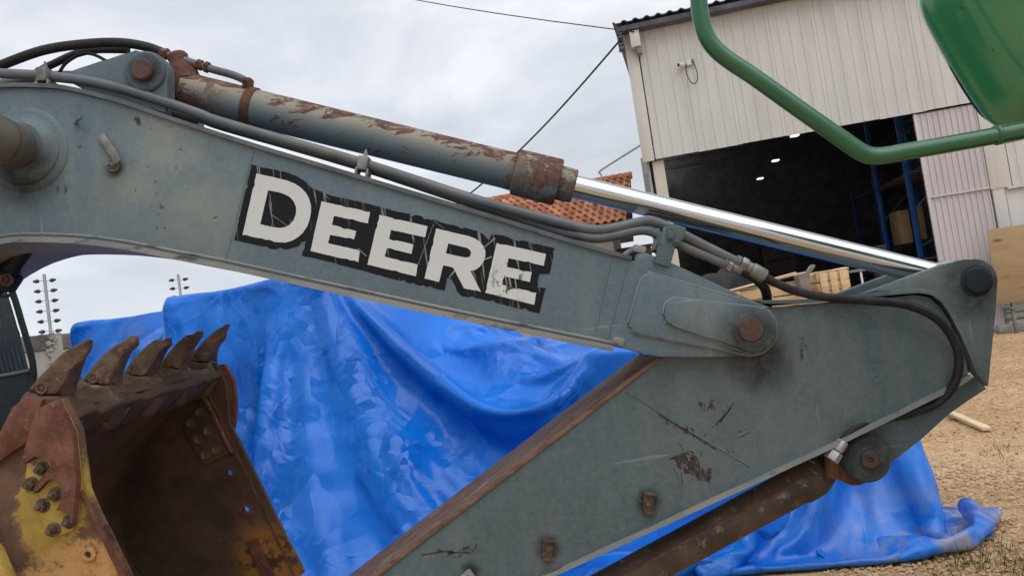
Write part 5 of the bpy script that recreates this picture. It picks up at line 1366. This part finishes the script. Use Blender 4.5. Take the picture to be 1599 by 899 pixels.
# plywood sheet leaning on the right wall, on a green pipe rack
(x0, z1), (x1, z0) = FS(1536, 360, -0.35), FS(1562, 476, -0.6)
ply = box('plywood_sheet', W(x0 + 1.0, -0.42, (z1 + z0) / 2), (2.0, 0.02, (z1 - z0) * 1.01), M_PLY, None, Matrix.Rotation(FYAW, 3, 'Z') @ rotm(8, 0, 0), 0.002)
tag(ply, 'brown knotty plywood sheet leaning against the warehouse wall', 'plywood')
t = thing('pipe_rack', 'low green pipe stand under the plywood sheet', 'stand', W(x0 + 0.9, -0.6, 0), None, FYAW)
for z in (0.30, 0.44): tube('rail', [(-0.95, -0.2, z), (1.2, -0.2, z)], 0.03, simple('green_pipe', (0.05, 0.10, 0.06), 0.5), t, 8, 0, False)
for x in (-0.8, 0.1, 1.0):
    for y in (-0.2, 0.15): box('leg', (x, y, 0.24), (0.06, 0.06, 0.48), M_GREY, t, None, 0.003, False)
    box('bearer', (x, -0.02, 0.505), (0.07, 0.5, 0.05), M_GREY, t, None, 0.003, False)
box('kerb_block', (0.1, 0.2, 0.09), (2.2, 0.2, 0.18), M_CONC, t, None, 0.01, False)

# ------------------------------------------------------------------ green machine at the upper right: rounded hood and bent grab rail
GM = thing('green_machine', 'glossy green machine hood with a bent green grab rail, upper right corner', 'machine', (2.6, 2.1, 0))
YG0 = 1.72
hood_px = [(1433, -6)] + [(1433, 8), (1440, 28), (1470, 82), (1505, 140), (1530, 178), (1548, 196), (1572, 207), (1640, 222), (1760, 235), (1900, 180), (1900, -260), (1440, -260)]
bm = bmesh.new()
hx = XZ(hood_px, 2.12)
def inset(pts, d):
    out = []; N = len(pts)
    for i in range(N):
        a, b, c = Vector(pts[i - 1]), Vector(pts[i]), Vector(pts[(i + 1) % N])
        n1 = (b - a).normalized(); n2 = (c - b).normalized()
        nn = (Vector((-n1.y, n1.x)) + Vector((-n2.y, n2.x))).normalized()
        out.append((b.x + nn.x * d, b.y + nn.y * d))
    return out
seq = []
for (y_, d_) in ((2.30, 0.10), (2.15, 0.02), (2.12, 0.0), (2.10, 0.004), (2.08, 0.016), (2.02, 0.035), (1.94, 0.085), (1.88, 0.16), (1.84, 0.26), (1.82, 0.36)):
    seq.append([bm.verts.new((x, y_, z)) for x, z in inset(hx, d_)])
n = len(hx)
for j in range(len(seq) - 1):
    for k in range(n): bm.faces.new((seq[j][k], seq[j][(k + 1) % n], seq[j + 1][(k + 1) % n], seq[j + 1][k]))
bm.faces.new(seq[-1]); bm.faces.new(seq[0][::-1])
hood = from_bm('hood', bm, M_GREEN, GM, 180)
sb = hood.modifiers.new('round', 'SUBSURF'); sb.levels = sb.render_levels = 2
rail = [(1086, -90), (1089, -40), (1091, 0), (1095, 30), (1106, 62), (1130, 88), (1180, 122), (1250, 172), (1310, 214), (1340, 235), (1358, 243), (1380, 243), (1420, 236), (1500, 222), (1570, 209), (1640, 195)]
tube('grab_rail', [P(a, b, 1.86) for a, b in rail], 0.0208, M_GTUBE, GM, 16, 5)
plate('rail_foot', XZ(rounded([(1556, 196), (1606, 188), (1612, 214), (1562, 224)], 5), 1.87), 1.865, 1.90, M_GTUBE, GM, 0.003)
for q in ((1566, 204), (1600, 199)):
    bm = bmesh.new(); add_bolt(bm, P(*q, 1.864), TOWARD, 0.008, 0.014); from_bm('bolt', bm, M_STEEL, GM)
revolve('weld_collar', P(1552, 212, 1.86), P(1560, 210.5, 1.86) - P(1552, 212, 1.86), [(0, 0.021), (0.004, 0.0245), (0.010, 0.0245), (0.014, 0.021)], M_GTUBE, GM, 20)
box('chassis', (2.75, 2.35, 0.75), (1.2, 1.4, 1.1), M_DARK, GM, None, 0.05)
box('hood_support', (2.35, 2.3, 1.45), (0.35, 0.5, 0.5), M_DARK, GM, None, 0.03)
for y_ in (1.9, 2.8): revolve('wheel', (2.55, y_ - 0.1, 0.42), (0, 1, 0), [(0, 0.25), (0.02, 0.4), (0.05, 0.42), (0.17, 0.42), (0.2, 0.4), (0.22, 0.25)], M_TYRE, GM, 32)

# ------------------------------------------------------------------ covered machine and its tarpaulin
CMo = thing('covered_machine', 'dark base of the covered machine showing below the tarp hem', 'machine', (TO.x + 1.0, TO.y, 0), None, -TY)
for (a, b, c, d, e_, f) in TBOX:
    cu, cv = (a + b) / 2, (c + d) / 2
    p = TO + TU * cu + TV * cv
    box('machine_block', (p.x, p.y, 0.06 + (f - 0.22) / 2), (b - a - 0.10, d - c - 0.10, f - 0.22), M_DARK, CMo, Matrix.Rotation(-TY, 3, 'Z'), 0.03)
for k in range(3):
    p = TO + TU * (0.6 + 0.1 * k) + TV * (-0.12 - 0.14 * k)
    box('skid', (p.x, p.y, 0.05 + 0.0), (2.6, 0.10, 0.09), M_OLDWOOD, CMo, Matrix.Rotation(-TY, 3, 'Z'), 0.01)
nu, nv = cl.shape[:2]
wx = TO.x + cl[..., 0] * TU.x + cl[..., 1] * TV.x; wy = TO.y + cl[..., 0] * TU.y + cl[..., 1] * TV.y
me = bpy.data.meshes.new('tarpaulin')
idx = np.arange(nu * nv).reshape(nu, nv)
fs = np.stack([idx[:-1, :-1], idx[1:, :-1], idx[1:, 1:], idx[:-1, 1:]], -1).reshape(-1, 4)
me.vertices.add(nu * nv); me.vertices.foreach_set('co', np.stack([wx, wy, cl[..., 2]], -1).astype(np.float32).ravel())
me.loops.add(fs.size); me.loops.foreach_set('vertex_index', fs.ravel().astype(np.int32))
me.polygons.add(len(fs)); me.polygons.foreach_set('loop_start', np.arange(0, fs.size, 4, dtype=np.int32)); me.update(calc_edges=True)
tarp = link('tarpaulin', me, M_TARP, None, 75)
tag(tarp, 'large blue tarpaulin draped over a machine behind the excavator arm', 'tarpaulin')
s_ = tarp.modifiers.new('thick', 'SOLIDIFY'); s_.thickness = 0.003
